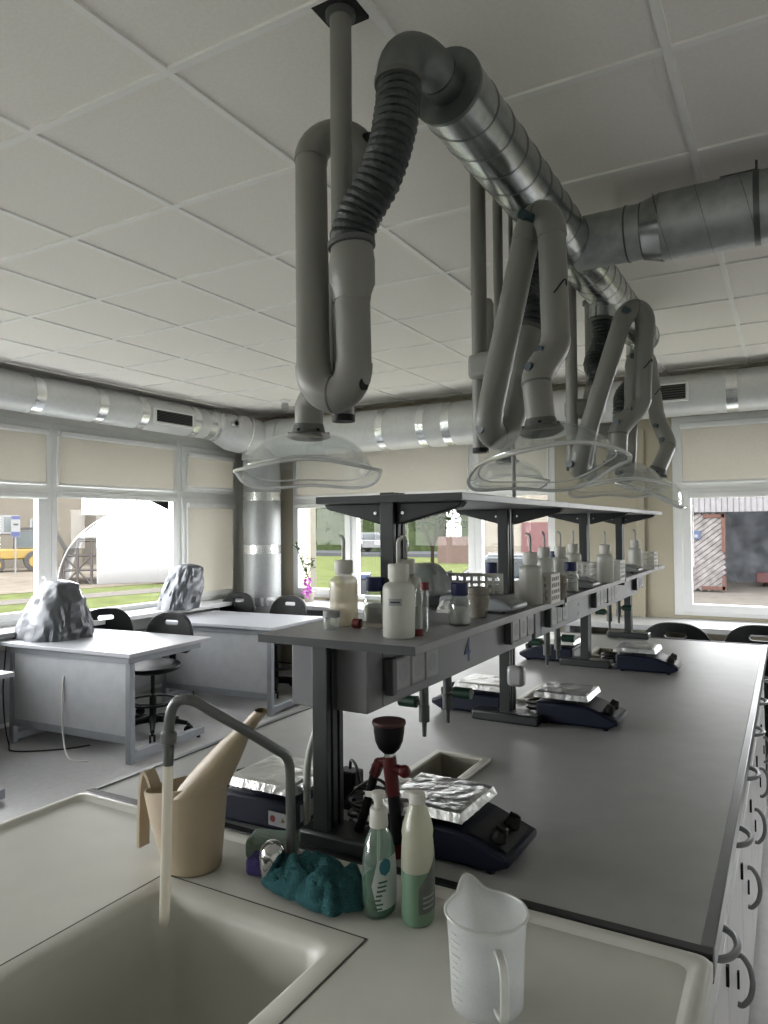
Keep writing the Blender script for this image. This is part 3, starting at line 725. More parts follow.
# base cabinets on the right side (and plain carcasses behind them)
def d_handle(bs, p, axis, L, out, r=.0065):
    p = Vector(p); a = Vector(axis)
    pts = [p-a*L/2, p-a*L/2+Vector((out*.35, 0, 0)), p-a*L*.33+Vector((out*.8, 0, 0)), p-a*L*.1+Vector((out, 0, 0)), p+a*L*.1+Vector((out, 0, 0)), p+a*L*.33+Vector((out*.8, 0, 0)), p+a*L/2+Vector((out*.35, 0, 0)), p+a*L/2]
    bs.tube(spline(pts, 5), r, 10)
FX = -.128
def cabinet(y0, y1, label):
    c = thing('base_cabinet', label, 'cabinet', (-.5, (y0+y1)/2, 0), 0, 'grey base cabinets under the bench')
    o = c.location
    b = B(o); b.box(-.755, FX-.02, y0+.002, y1-.002, .09, .785); b.box(-.755, FX-.07, y0+.002, y1-.002, 0, .09); b.box(-.755, FX-.02, y0+.002, y1-.002, .858, .8585)
    b.build('body', M['carcass'], c)
    b = B(o); b.box(FX-.019, FX, y0+.004, y1-.004, .692, .855); d = b.build('drawer', M['cabinet'], c, bevel=.002)
    b = B(o); d_handle(b, (FX, (y0+y1)/2, .785), (0, 1, 0), .105, .034); b.build('handle', M['handle'], d)
    b = B(o); b.box(FX-.019, FX, y0+.004, y1-.004, .1, .684); d = b.build('door', M['cabinet'], c, bevel=.002)
    b = B(o); d_handle(b, (FX, y0+.25, .445), (0, 0, 1), .115, .032); b.build('handle', M['handle'], d)
    b = B(o); b.box(FX, FX+.006, y1-.06, y1-.048, .60, .64); b.build('hinge_cap', M['black'], d)
    b = B(o); b.box(FX, FX+.005, y0+.245, y0+.255, .425, .465); b.build('lock', M['black'], d)
ords = ['second', 'third', 'fourth', 'fifth', 'sixth']
cabinet(1.165, 1.665, 'grey base cabinet with drawer and door just beyond the sink unit')
for i in range(5):
    cabinet(1.665+.5*i, 2.165+.5*i, 'grey base cabinet with drawer and door, %s one beyond the sink unit' % ords[i])
b = B((-1.1, 2.7, 0)); b.box(BX0+.05, -.90, 1.165, 4.16, 0, .858); tag(b.build('base_cabinet', M['carcass'], bevel=.003), 'long back-to-back cabinet run on the window side below the worktop', 'cabinet', 'grey base cabinets under the bench')
c = thing('sink_cabinet', 'grey cabinet carrying the sink counter at the bench end', 'cabinet', (-.8, .8, 0)); o = c.location
b = B(o); b.box(BX0+.05, FX-.02, .42, 1.161, .1, .62)
b.box(BX0+.05, -1.05, .42, 1.161, .62, .866); b.box(-.54, FX-.02, .42, 1.161, .62, .866); b.box(-1.05, -.54, .99, 1.161, .62, .858); b.build('body', M['cabinet'], c)
b = B(o); b.box(BX0+.08, FX-.07, .46, 1.161, 0, .1); b.build('plinth', M['carcass'], c)
b = B(o); b.box(FX-.019, FX, .425, 1.161, .1, .858); b.build('door', M['cabinet'], c, bevel=.002)

# sink counter
SX0, SX1, SY0, SY1 = BX0, BX1, .40, 1.150
hx0, hx1, hy0, hy1 = -.975, -.62, .47, .915
t = thing('sink_counter', 'pale grey ceramic counter with raised rim and rectangular basin', 'sink', (-.8, .8, .87)); o = t.location
b = B(o); b.holed(SX0, SX1, SY0, SY1, .868, .8955, [(hx0-.04, hx1+.04, hy0-.04, hy1+.04)]); b.build('counter_slab', M['sinktop'], t, bevel=.003)
b = B(o)
def rimloop(m, z, r=.02):
    pts = []
    for cx, cy, a0 in ((SX1-m-r, SY1-m-r, 0), (SX0+m+r, SY1-m-r, PI/2), (SX0+m+r, SY0+m+r, PI), (SX1-m-r, SY0+m+r, 1.5*PI)):
        pts += [(cx+r*math.cos(a0+k*PI/12), cy+r*math.sin(a0+k*PI/12), z) for k in range(7)]
    return pts
loops = [rimloop(.0, .8955), rimloop(.001, .9005), rimloop(.004, .9025), rimloop(.017, .9025), rimloop(.022, .8995), rimloop(.03, .896)]
n = len(loops[0])
vs = [p for l in loops for p in l]
fs = [(i*n+k, i*n+(k+1) % n, (i+1)*n+(k+1) % n, (i+1)*n+k) for i in range(5) for k in range(n)]
b.add(vs, fs); b.build('raised_rim', M['sinktop'], t, sharp=50)
# basin with rounded corners
b = B(o)
def rr(x0, x1, y0, y1, r, z):
    pts = []
    for cx, cy, a0 in ((x1-r, y1-r, 0), (x0+r, y1-r, PI/2), (x0+r, y0+r, PI), (x1-r, y0+r, 1.5*PI)):
        pts += [(cx+r*math.cos(a0+k*PI/16), cy+r*math.sin(a0+k*PI/16), z) for k in range(9)]
    return pts
G = .0385
L_ = [rr(hx0-G, hx1+G, hy0-G, hy1+G, .004, .880), rr(hx0-G, hx1+G, hy0-G, hy1+G, .004, .896), rr(hx0-.008, hx1+.008, hy0-.008, hy1+.008, .03, .8965), rr(hx0, hx1, hy0, hy1, .034, .892),
      rr(hx0+.008, hx1-.008, hy0+.008, hy1-.008, .036, .878), rr(hx0+.014, hx1-.014, hy0+.014, hy1-.014, .04, .80), rr(hx0+.022, hx1-.022, hy0+.022, hy1-.022, .045, .68),
      rr(hx0+.04, hx1-.04, hy0+.04, hy1-.04, .05, .655), rr(hx0+.1, hx1-.1, hy0+.1, hy1-.1, .05, .648)]
n = len(L_[0]); vs = [p for l in L_ for p in l]
fs = [(i*n+k, i*n+(k+1) % n, (i+1)*n+(k+1) % n, (i+1)*n+k) for i in range(len(L_)-1) for k in range(n)]+[tuple(range((len(L_)-1)*n, len(L_)*n))]
b.add(vs, fs); bs_ = b.build('basin', M['basin'], t, sharp=50)
b = B(o); b.holed(hx0-.0415, hx1+.0415, hy0-.0415, hy1+.0415, .894, .8962, [(hx0-.0385, hx1+.0385, hy0-.0385, hy1+.0385)]); b.build('joint', M['gap'], bs_)
b = B(o); b.lathe([(.03, 0), (.03, .004), (.018, .004)], (-.8, .7, .648), 24); b.build('drain', M['steel'], bs_)

# ------------------------------------------------------------------ reagent rack
t = thing('reagent_rack', 'two-tier grey reagent rack with service channel along the bench middle', 'shelf rack', (-.81, 2.7, .9)); o = t.location
def post(x, y, z0, z1, foot, fx=(-.112, .112)):
    b = B(o)
    x0, x1, y0, y1 = x-.0175, x+.0175, y-.03, y+.03
    poly = [(x0, y0), (x1, y0), (x1, y0+.014), (x1-.008, y0+.014), (x1-.008, y0+.022), (x1, y0+.022), (x1, y1-.022), (x1-.008, y1-.022), (x1-.008, y1-.014), (x1, y1-.014), (x1, y1), (x0, y1), (x0, y1-.014), (x0+.008, y1-.014), (x0+.008, y0+.014), (x0, y0+.014)]
    b.prism(poly, z0, z1, axis='z'); p = b.build('post', M['post'], t, bevel=.0015)
    b = B(o); k = z0+.04
    while k < z1-.02:
        b.box(x1-.0079, x1-.0073, y0+.0145, y0+.0215, k, k+.018); k += .035
    b.build('slot_strip', M['steel'], p)
    if foot:
        b = B(o); b.box(x+fx[0], x+fx[1], y-.042, y+.042, .9, .932); b.build('foot', M['post'], t, bevel=.006)
    return p
post(-.82, 1.207, .93, 1.296, True, (-.045, .135))
post(-.81, 2.235, .93, 1.589, True)
post(-.81, 3.27, .93, 1.589, True)
post(-.80, 4.20, .93, 1.296, True)
post(-.80, 1.45, 1.313, 1.612, False)
post(-.80, 4.0, 1.313, 1.589, False)
for (y0, y1) in ((1.165, 2.16), (2.185, 3.08), (3.10, 4.16)):
    b = B(o); b.box(-.965, -.598, y0, y1, 1.296, 1.313); sh_ = b.build('lower_shelf', M['shelf'], t, bevel=.0015)
    if y0 < 1.2: b = B(o); b.box(-.9645, -.5985, y0-.0012, y0+.0002, 1.2965, 1.3125); b.build('edging', M['seal'], sh_)  # dark strip over the near end of the board
for (y0, y1) in ((1.405, 2.25), (2.252, 3.26), (3.262, 4.16)):
    b = B(o); b.box(-.985, -.605, y0, y1, 1.589, 1.606); sh_ = b.build('upper_shelf', M['shelf'], t, bevel=.0015)
    if y0 < 1.45: b = B(o); b.box(-.9845, -.6055, y0-.0012, y0+.0002, 1.5895, 1.6055); b.build('edging', M['seal'], sh_)  # same dark strip on the upper board's near end
for y in (1.45, 2.235, 3.27, 4.0):
    for s in (-1, 1):
        b = B(o); x0 = -.80+s*.018
        b.prism([(x0, 1.588), (x0+s*.165, 1.588), (x0+s*.155, 1.576), (x0, 1.538)], y-.016, y+.016, axis='y'); br = b.build('bracket', M['postdark'], t, bevel=.003)
        b = B(o)
        for q in (.02, .03): b.tube([(x0+s*.018, y-.017, 1.565), (x0+s*.018, y-.0195, 1.565)], .004, 10)
        b.build('screw', M['steel'], br)
for y in (2.172, 3.09):
    b = B(o); b.box(-.95, -.603, y-.012, y+.012, 1.284, 1.3105); b.build('shelf_connector', M['black'], t)
def channel(y0, y1, sockets, num=None):
    b = B(o); b.box(-.922, -.735, y0, y1, 1.160, 1.295); c = b.build('service_channel', M['box'], t, bevel=.003)
    b = B(o)
    for s in (0,):
        b.box(-.738, -.7344, y0+.06, y0+.062, 1.163, 1.292)
    b.build('seam', M['postdark'], c)
    for ys in sockets:
        b = B(o); b.box(-.7345, -.712, ys-.02, ys, 1.185, 1.262); b.build('socket_side', M['carcass'], c, bevel=.003)
        for k in range(3):
            b = B(o); yy = ys+.002+k*.07; b.box(-.7345, -.716, yy, yy+.066, 1.188, 1.258); so = b.build('power_socket', M['socket'], c, bevel=.004)
            b = B(o); b.tube([(-.7162, yy+.033, 1.223), (-.7158, yy+.033, 1.223)], .02, 20); b.build('socket_well', M['label'], so)
    return c
c1 = channel(1.222, 2.265, (1.305, 2.02))
c2 = channel(2.30, 4.13, (2.42, 3.08, 3.30, 4.0))
def text(body, loc, size, mat, parent, rot, org=None, ext=.0006):
    cu = bpy.data.curves.new('lettering', 'FONT'); cu.body = body; cu.size = size; cu.extrude = ext; cu.align_x = 'CENTER'; cu.align_y = 'CENTER'
    tmp = bpy.data.objects.new('lettering', cu); COL.objects.link(tmp)
    dg = bpy.context.evaluated_depsgraph_get(); me = bpy.data.meshes.new_from_object(tmp.evaluated_get(dg))
    bpy.data.objects.remove(tmp)
    ob = bpy.data.objects.new('lettering', me); COL.objects.link(ob); me.materials.clear(); me.materials.append(mat)
    ob.parent = parent; ob.location = Vector(loc)-Vector(org or (0, 0, 0)); ob.rotation_euler = rot
    return ob
text('4', (-.7342, 1.727, 1.208), .085, M['blueink'], c1, (PI/2, 0, PI/2), o)
b = B(o); b.tube([(-.735, 2.85, 1.22), (-.732, 2.85, 1.22)], .006, 10); b.tube([(-.735, 2.85, 1.185), (-.732, 2.85, 1.185)], .006, 10); b.build('screw', M['steel'], c2)
def gas_tap(y, side):
    x = -.78
    b = B(o); b.tube([(x, y, 1.165), (x, y, 1.10), (x, y, 1.098), (x, y, 1.060), (x, y, 1.058), (x, y, 1.024)], [.0115, .0115, .0135, .0135, .0065, .005], 14); g = b.build('gas_tap', M['tapgrey'], t)
    b = B(o); b.tube([(x, y, 1.105), (x+side*.02, y, 1.105)], .008, 12); b.build('tap_spindle', M['tapgrey'], g)
    b = B(o); b.tube([(x+side*.02, y, 1.105), (x+side*.066, y, 1.105)], .0145, 14); b.build('tap_knob', M['green'], g)
for y, s in ((1.563, -1), (1.70, 1), (2.575, -1), (2.71, 1), (3.62, -1), (3.84, 1)): gas_tap(y, s)
b = B(o); b.tube(spline([(-.845, 1.235, 1.16), (-.862, 1.22, 1.106), (-.876, 1.215, 1.05), (-.879, 1.215, .99), (-.879, 1.215, .90)]), .0075, 12); b.build('conduit', M['tube'], t)

# plug on the middle post
b = B((-.765, 2.2, 1.06)); b.box(-.79, -.735, 2.165, 2.205, 1.025, 1.09)
tag(b.build('plug_adapter', M['socket'], bevel=.012), 'white plug adapter hanging on the second post', 'plug')

# ------------------------------------------------------------------ shelf items
SZ = 1.313
GW = 'wash bottles on the reagent shelf'
def wash_proto(label, loc, mat, liquid=False, rz=0, tubeh=.05):
    t = thing('wash_bottle', label, 'wash bottle', loc, rz, GW)
    b = B(); b.lathe([(.028, 0), (.0315, .003), (.032, .01), (.032, .093), (.0312, .1005), (.0275, .1065), (.022, .1095), (.0182, .111), (.0182, .121)], (0, 0, 0), 28); b.build('bottle', mat, t)
    if liquid:
        b = B(); b.lathe([(.026, .003), (.0295, .006), (.0300, .092), (.0005, .0922)], (0, 0, 0), 24); b.build('liquid', M['liquid'], t)
    b = B(); b.lathe([(.0203, .1165), (.0208, .118), (.0208, .1435), (.0195, .146), (.005, .147)], (0, 0, 0), 28); b.build('cap', M['capwhite'], t)
    b = B(); b.tube(spline([(0, 0, .145), (.0, 0, .175), (.0, 0, .145+tubeh), (-.004, 0, .153+tubeh), (-.013, 0, .157+tubeh)]), [.0042]*25+[.0042, .0038, .0036, .0034, .003, .0028, .0026, .0024][:8], 10); b.build('spout_tube', M['tube'], t)
    return t
wf = wash_proto('hazy wash bottle with pale liquid, nearest the left shelf edge', (-.872, 1.35, SZ), M['milkyclear'], True, 0, .045)
wm = wash_proto('large white wash bottle with a small label standing at the near shelf corner', (-.678, 1.25, SZ), M['milky'], False, PI, .042)
b = B(); 
lab = [(.0324*math.cos(a), .0324*math.sin(a), z) for z in (.066, .08) for a in [(-1.72+.07*k) for k in range(13)]]
b.add(lab, [(k, k+1, 14+k, 13+k) for k in range(12)]); lb_ = b.build('label', M['label'], wm)
b = B(); lab = [(.0327*math.cos(a), .0327*math.sin(a), z) for z in (.071, .0745) for a in [(-1.6+.05*k) for k in range(13)]]
b.add(lab, [(k, k+1, 14+k, 13+k) for k in range(12)]); b.build('print', M['print'], lb_)
lb_.rotation_euler = (0, 0, PI)
wp = wash_proto('white wash bottle between the hole-block rack and the second post', (-.632, 1.94, SZ), M['milky'], False, 0, .042)
copy_tree(wp, 'white wash bottle half hidden right behind the near corner bottle', (-.772, 1.46, SZ), .6)
copy_tree(wp, 'white wash bottle behind the second post, left of a pair', (-.735, 2.41, SZ), 1.2)
copy_tree(wp, 'white wash bottle behind the second post, right of a pair', (-.705, 2.50, SZ), .0)
copy_tree(wp, 'white wash bottle just left of the third upper post', (-.765, 2.90, SZ), 2)
copy_tree(wp, 'white wash bottle between the third and last upper posts', (-.617, 2.80, SZ), 1.5)
copy_tree(wp, 'white wash bottle nearest the far end of the shelf', (-.663, 3.67, SZ), 1.0)

GB = 'blue-capped glass bottles on the reagent shelf'
def bottle(label, loc, k=1, powder=True):
    t = thing('reagent_bottle', label, 'bottle', loc, 0, GB); t.scale = (k, k, k)
    b = B(); b.lathe([(.021, 0), (.024, .003), (.0245, .012), (.0245, .045), (.023, .054), (.017, .063), (.0150, .066), (.0150, .075)], (0, 0, 0), 28, caps=False); b.lathe([(.0005, .001), (.021, 0)], (0, 0, 0), 28, caps=False); b.build('glass', M['labglass'], t)
    b = B(); b.lathe([(.02, .002), (.0225, .004), (.0228, .034), (.012, .040), (.0005, .041)], (0, 0, 0), 24); b.build('powder', M['powder'], t)
    b = B(); b.lathe([(.0185, .067), (.0192, .069), (.0192, .092), (.0175, .094), (.0005, .094)], (0, 0, 0), 28); b.build('cap', M['bluecap'], t)
    b = B(); b.lathe([(.0175, .0655), (.0175, .0665)], (0, 0, 0), 24); b.build('pouring_ring', M['bluecap'], t)
    return t
bp = bottle('small blue-capped glass bottle with white powder beside the stone mortar', (-.645, 1.475, SZ))
copy_tree(bp, 'blue-capped clear bottle standing behind the near corner wash bottle', (-.83, 1.415, SZ)).scale = (1.05, 1.05, 1.12)
copy_tree(bp, 'blue-capped bottle almost hidden behind the white hole-block rack', (-.765, 1.99, SZ)).scale = (.9, .9, 1.2)
copy_tree(bp, 'blue-capped glass bottle beside the second mortar near the middle of the shelf', (-.635, 2.37, SZ)).scale = (1.05,)*3
copy_tree(bp, 'blue-capped bottle behind the pair of wash bottles', (-.79, 2.72, SZ)).scale = (.9, .9, 1.3)

# small jar, vials and tube
t = thing('small_jar', 'small glass jar with grey lid beside the hazy wash bottle', 'jar', (-.862, 1.285, SZ))
b = B(); b.lathe([(.0005, .0015), (.015, 0), (.0172, .003), (.0172, .026), (.0155, .028)], (0, 0, 0), 24, caps=False); b.build('glass', M['labglass'], t)
b = B(); b.lathe([(.0185, .027), (.0185, .0395), (.017, .041), (.0005, .041)], (0, 0, 0), 24); b.build('lid', M['label'], t)
def vial(label, loc, up):
    t = thing('sample_tube', label, 'tube', loc, 0, 'red-capped tubes on the shelf')
    if up:
        b = B(); b.lathe([(.0005, 0), (.005, .001), (.0075, .012), (.0078, .09)], (0, 0, 0), 20, caps=False); b.build('tube', M['labglass'], t)
        b = B(); b.lathe([(.0105, .088), (.0105, .104), (.0005, .105)], (0, 0, 0), 20); b.build('cap', M['redcap'], t)
    else:
        b = B(); b.lathe([(.0095, .0), (.0095, .014), (.0005, .0145)], (0, 0, 0), 20); b.build('cap', M['redcap'], t)
        b = B(); b.lathe([(.0078, .014), (.0078, .085), (.005, .095), (.0005, .106)], (0, 0, 0), 20, caps=False); b.build('tube', M['labglass'], t)
        b = B(); b.lathe([(.0073, .0145), (.0073, .06), (.0005, .0605)], (0, 0, 0), 16); b.build('contents', M['powder'], t)
    return t
vial('red-capped clear tube standing on its cap beside the near corner bottle', (-.653, 1.288, SZ), False)
vial('upright clear tube with red cap on top, behind the upside-down tube', (-.662, 1.335, SZ), True)
t = thing('sample_tube', 'red-capped tube lying flat between the two nearest wash bottles', 'tube', (-.80, 1.325, SZ+.0105), 0, 'red-capped tubes on the shelf')
b = B(); b.tube([(-.03, .0, 0), (-.013, 0, 0)], .0105, 20); b.build('cap', M['redcap'], t)
b = B(); b.tube([(-.013, 0, -.001), (.04, .01, -.003), (.05, .012, -.004)], [.0072, .0072, .003], 16); b.build('tube', M['liquid'], t)

# mortars
def mortar(label, loc):
    b = B(loc); b.T = Matrix.Translation(loc)
    b.lathe([(.0005, 0), (.017, 0), (.0185, .003), (.0235, .028), (.0275, .048), (.0265, .052), (.0235, .055), (.0255, .066), (.0265, .072), (.0245, .073), (.022, .060), (.012, .03), (.0005, .024)], (0, 0, 0), 28)
    return tag(b.build('mortar', M['mortar']), label, 'mortar', 'stone mortars on the shelf')
mortar('grey stone mortar just behind the powder bottle on the near shelf', (-.655, 1.612, SZ))
mortar('grey stone mortar beside the small rack near the middle of the shelf', (-.60, 2.105, SZ))

# perforated racks
GR = 'white perforated racks on the shelf'
def rackbox(label, loc, w, d, h, nx, ny, nz, rz=0, full=True):
    """block with a lattice of round-looking holes on its faces"""
    t = thing('tube_rack', label, 'rack', loc, rz, GR)
    def holes(L, n, H, m):
        s = L/(n+.6); q = H/(m+.6); k = .31
        return [(-L/2+(i+.8)*s-s*k, -L/2+(i+.8)*s+s*k, (j+.8)*q-q*k, (j+.8)*q+q*k) for i in range(n) for j in range(m)]
    for s in ((-1, 1) if full else (-1,)):
        b = B(); b.holed(-w/2, w/2, 0, h, s*d/2-.0015, s*d/2+.0015, holes(w, nx, h, nz), axis='y'); b.build('long_panel', M['rack'], t)
        b = B(); b.holed(-d/2, d/2, 0, h, s*w/2-.0015, s*w/2+.0015, holes(d, ny, h, nz), axis='x'); b.build('end_panel', M['rack'], t)
    b = B()
    hs = [(h_[0], h_[1], h_[2]-d/2, h_[3]-d/2) for h_ in holes(w, nx, d, ny)]
    if full: b.holed(-w/2, w/2, -d/2, d/2, h-.004, h-.001, hs, axis='z'); b.build('top_plate', M['rack'], t)
    b = B(); b.box(-w/2, w/2, -d/2, d/2, .0, .003); b.build('base_plate', M['rack'], t)
    return t
rackbox('wide white hole-block rack behind the near balance', (-.79, 1.93, SZ), .18, .10, .088, 8, 4, 4, .12, False)
rackbox('small white perforated rack between wash bottle and second mortar', (-.608, 2.02, SZ), .045, .09, .083, 2, 4, 4, 0)
rackbox('white perforated rack in front of the third upper post', (-.68, 2.68, SZ), .09, .11, .083, 4, 4, 4, 0)
rackbox('narrow white perforated rack beside the bottle right of the third upper post', (-.615, 2.99, SZ), .05, .10, .078, 3, 4, 4, 0)
rackbox('white perforated rack nearest the far end of the shelf', (-.625, 3.80, SZ), .075, .10, .085, 4, 4, 4, 0)

# balances
GBal = 'compact balances on the shelf'
def balance(label, loc, rz=0):
    t = thing('lab_balance', label, 'balance', loc, rz, GBal)
    b = B(); b.prism([(-.10, .004), (.065, .004), (.10, .006), (.102, .016), (.055, .030), (-.09, .032), (-.10, .028)], -.06, .06, axis='y'); b.build('body', M['balance'], t, bevel=.005)
    b = B(); b.lathe([(.006, .032), (.006, .035), (.048, .036), (.05, .038), (.0005, .0385)], (-.03, 0, 0), 32); b.build('weighing_pan', M['steel'], t)
    b = B(); b.add([(.062, -.045, .0292), (.097, -.045, .0185), (.097, .045, .0185), (.062, .045, .0292)], [(0, 1, 2, 3)]); b.build('display', M['label'], t)
    b = B()
    for y in (-.04, -.013, .014): b.add([(.082, y, .0236), (.094, y, .0199), (.094, y+.02, .0199), (.082, y+.02, .0236)], [(0, 1, 2, 3)])
    b.build('keys', M['socket'], t)
    b = B()
    for x in (-.08, .07):
        for y in (-.045, .045): b.tube([(x, y, 0), (x, y, .005)], .006, 10)
    b.build('foot', M['black'], t)
    return t
b1 = balance('grey compact balance at the shelf edge in front of the wide hole-block rack', (-.70, 1.755, SZ), 0)
b1.scale = (1, 1, 1.25)
b2 = copy_tree(b1, 'grey compact balance beside the blue-capped bottle near the middle of the shelf', (-.685, 2.52, SZ), 0)
b3 = copy_tree(b1, 'grey compact balance next to the last upper post', (-.70, 3.45, SZ), 0)
b4 = copy_tree(b1, 'grey balance under a silver cover behind the near corner of the shelf', (-.885, 1.79, SZ), .9)

def crumple(name, label, cat, loc, size, mat, seed, amp=.16, cut=.0, lean=(0, 0), top=.55, group=None, res=(80, 52), freq=1):
    """sack-like cover with folds: superellipse body pushed in by ridged noise"""
    b = B(loc); n, m = res; vs = []
    for j in range(m+1):
        v = j/m
        z = v
        rad = (1-v**5*.35)*(1.0-(1-top)*v**1.4) if v < .86 else (1-.86**5*.35)*(1.0-(1-top)*.86**1.4)*math.sqrt(max(0, 1-((v-.86)/.14)**2))
        for i in range(n):
            a = 2*PI*i/n; ca, sa = math.cos(a), math.sin(a)
            e = 2/3.2; x = math.copysign(abs(ca)**e, ca)*rad; y = math.copysign(abs(sa)**e, sa)*rad
            p = Vector((x*1.5*freq+seed, y*1.5*freq, z*1.0*freq+x*.5+seed*.3))
            f = noise.noise(p)
            rg = 1-abs(noise.noise(p*1.7+Vector((3, seed, 1))))*2.2
            rg2 = 1-abs(noise.noise(p*3.6+Vector((7, seed, 2))))*2.0
            k = 1+amp*(.5*f+.55*rg+.28*rg2)-amp*.45
            zz = z + .03*noise.noise(Vector((x*1.2, y*1.2, seed)))*(v > .3)
            vs.append((loc[0]+size[0]*(x*k+lean[0]*z), loc[1]+size[1]*(y*k+lean[1]*z), loc[2]+size[2]*max(0, zz)))
    fs = [(j*n+i, j*n+(i+1) % n, (j+1)*n+(i+1) % n, (j+1)*n+i) for j in range(m) for i in range(n)]
    fs += [tuple(reversed(range(n))), tuple(range(m*n, (m+1)*n))]
    b.add(vs, fs)
    return tag(b.build(name, mat, sharp=24), label, cat, group)
crumple('dust_cover', 'small silver dust cover draped over a balance behind the near shelf corner', 'cover', (-.895, 1.80, SZ+.034), (.075, .085, .085), M['film'], 4.2, .12, top=.62, lean=(-.1, .1), group='silver dust covers')
crumple('paper_tissue', 'crumpled white tissue lying behind the powder bottle', 'tissue', (-.77, 1.69, SZ), (.028, .03, .032), M['paper'], 9.1, .3, top=.5, res=(28, 16))
crumple('dust_cover', 'silver dust cover over a microscope on the desk nearest the camera side window', 'cover', (-4.83, 3.44, .732), (.27, .215, .43), M['silver'], 2.3, .16, top=.52, lean=(.1, .25), group='silver dust covers')
crumple('dust_cover', 'silver dust cover over a microscope in front of the closed tall blind', 'cover', (-5.06, 4.93, .785), (.16, .19, .42), M['silver'], 6.4, .18, top=.75, lean=(.15, .75), group='silver dust covers')

# ------------------------------------------------------------------ hotplates
GH = 'foil-covered hotplates on the bench'
def hotplate(label, loc, rz):
    t = thing('hotplate_stirrer', label, 'hotplate', loc, rz, GH)
    b = B(); b.prism([(-.125, .006), (.10, .006), (.128, .020), (.133, .030), (.128, .036), (.045, .066), (.03, .070), (-.125, .070)], -.082, .082, axis='y'); b.build('body', M['hotblue'], t, bevel=.008)
    b = B(); b.add([(.05, -.07, .0662), (.122, -.06, .0403), (.122, .06, .0403), (.05, .07, .0662)], [(0, 1, 2, 3)])
    b.add([(.05, -.07, .0635), (.122, -.06, .0375), (.122, .06, .0375), (.05, .07, .0635)], [(3, 2, 1, 0)]); pn = b.build('control_panel', M['hotpanel'], t)
    nrm = Vector((.026, 0, .072)).normalized()
    for y in (-.036, .036):
        b = B(); p = Vector((.094, y, .0505)); b.tube([p, p+nrm*.004, p+nrm*.018, p+nrm*.020], [.0165, .0155, .013, .011], 20); b.beam(p+nrm*.021+Vector((-.010, 0, .004)), p+nrm*.021+Vector((.010, 0, -.0035)), .004, .004); b.build('dial', M['black'], t)
    b = B(); p = Vector((.094, 0, .0510)); b.beam(p+Vector((0, -.015, 0)), p+Vector((0, .015, 0)), .006, .001, up=nrm); b.build('scale_mark', M['label'], pn)
    b = B(); b.box(-.06, .0, -.05, .05, .07, .082); b.build('neck', M['black'], t)
    b = B(); n = 26; hs = {}
    vs = []; fs = []
    sd = loc[0]*31+loc[1]*17
    for i in range(n+1):
        for j in range(n+1):
            u = -1+2*i/n; v = -1+2*j/n
            q = Vector((u*2.2+sd, v*2.2, sd)); q2 = Vector((u*6+sd, v*6, 3))
            e = max(abs(u), abs(v))
            h = .0016*(1-abs(noise.noise(q))*2)+.0012*noise.noise(q2)
            z = .104+h
            if e > .96: z = .085+.0015*noise.noise(q2)
            elif e > .9: z = .101+h*.4
            sc = 1.0 if e <= .96 else .985
            vs.append((-.045+u*.09*sc+.0008*noise.noise(q2+Vector((9, 0, 0))), v*.088*sc+.0008*noise.noise(q2+Vector((0, 9, 0))), z))
    fs = [(i*(n+1)+j, (i+1)*(n+1)+j, (i+1)*(n+1)+j+1, i*(n+1)+j+1) for i in range(n) for j in range(n)]
    b.add(vs, fs); b.box(-.128, .038, -.083, .083, .084, .088); b.build('foil_cover', M['foil'], t, sharp=22)
    b = B(); b.box(-.126, -.1245, -.05, .05, .02, .055); b.build('rating_plate', M['label'], t)
    b = B()
    for x in (-.1, .09):
        for y in (-.065, .065): b.tube([(x, y, 0), (x, y, .008)], .009, 10)
    b.build('foot', M['black'], t)
    return t
BZ = .9
h1 = hotplate('nearest foil-topped hotplate with two dials in front of the drip cup', (-.575, 1.306, BZ), -.02)
copy_tree(h1, 'middle foil-topped hotplate right of the second post', (-.595, 2.325, BZ), .0)
copy_tree(h1, 'farthest foil-topped hotplate right of the third post', (-.545, 3.29, BZ), .0)
hl = copy_tree(h1, 'dark blue foil-topped hotplate behind the tap and watering can', (-1.022, 1.258, BZ), PI+.03)
copy_tree(h1, 'middle foil-topped hotplate left of the second post', (-.965, 2.33, BZ), PI)
copy_tree(h1, 'farthest foil-topped hotplate left of the third post', (-1.0, 3.36, BZ), PI)
# service label on the side of the near-left hotplate
b = B((-.93, 1.2, .93)); b.box(-.945, -.895, 1.1705, 1.1725, .922, .95, 0); b.tube([(-.934, 1.1704, .936), (-.934, 1.1700, .936)], .007, 14, mi=1); b.tube([(-.908, 1.1704, .935), (-.908, 1.1700, .935)], .006, 3, mi=2)
lbh = b.build('warning_label', [M['label'], M['redcap'], M['x_yellow']], hl)
lbh.matrix_parent_inverse = Matrix.Translation(hl.location).inverted() if False else Matrix.Identity(4)
lbh.parent = None; 
import mathutils
lbh.parent = hl
inv = (Matrix.Translation(hl.location) @ Matrix.Rotation(hl.rotation_euler.z, 4, 'Z')).inverted()
lbh.matrix_parent_inverse = inv; lbh.location = (-.93, 1.2, .93)

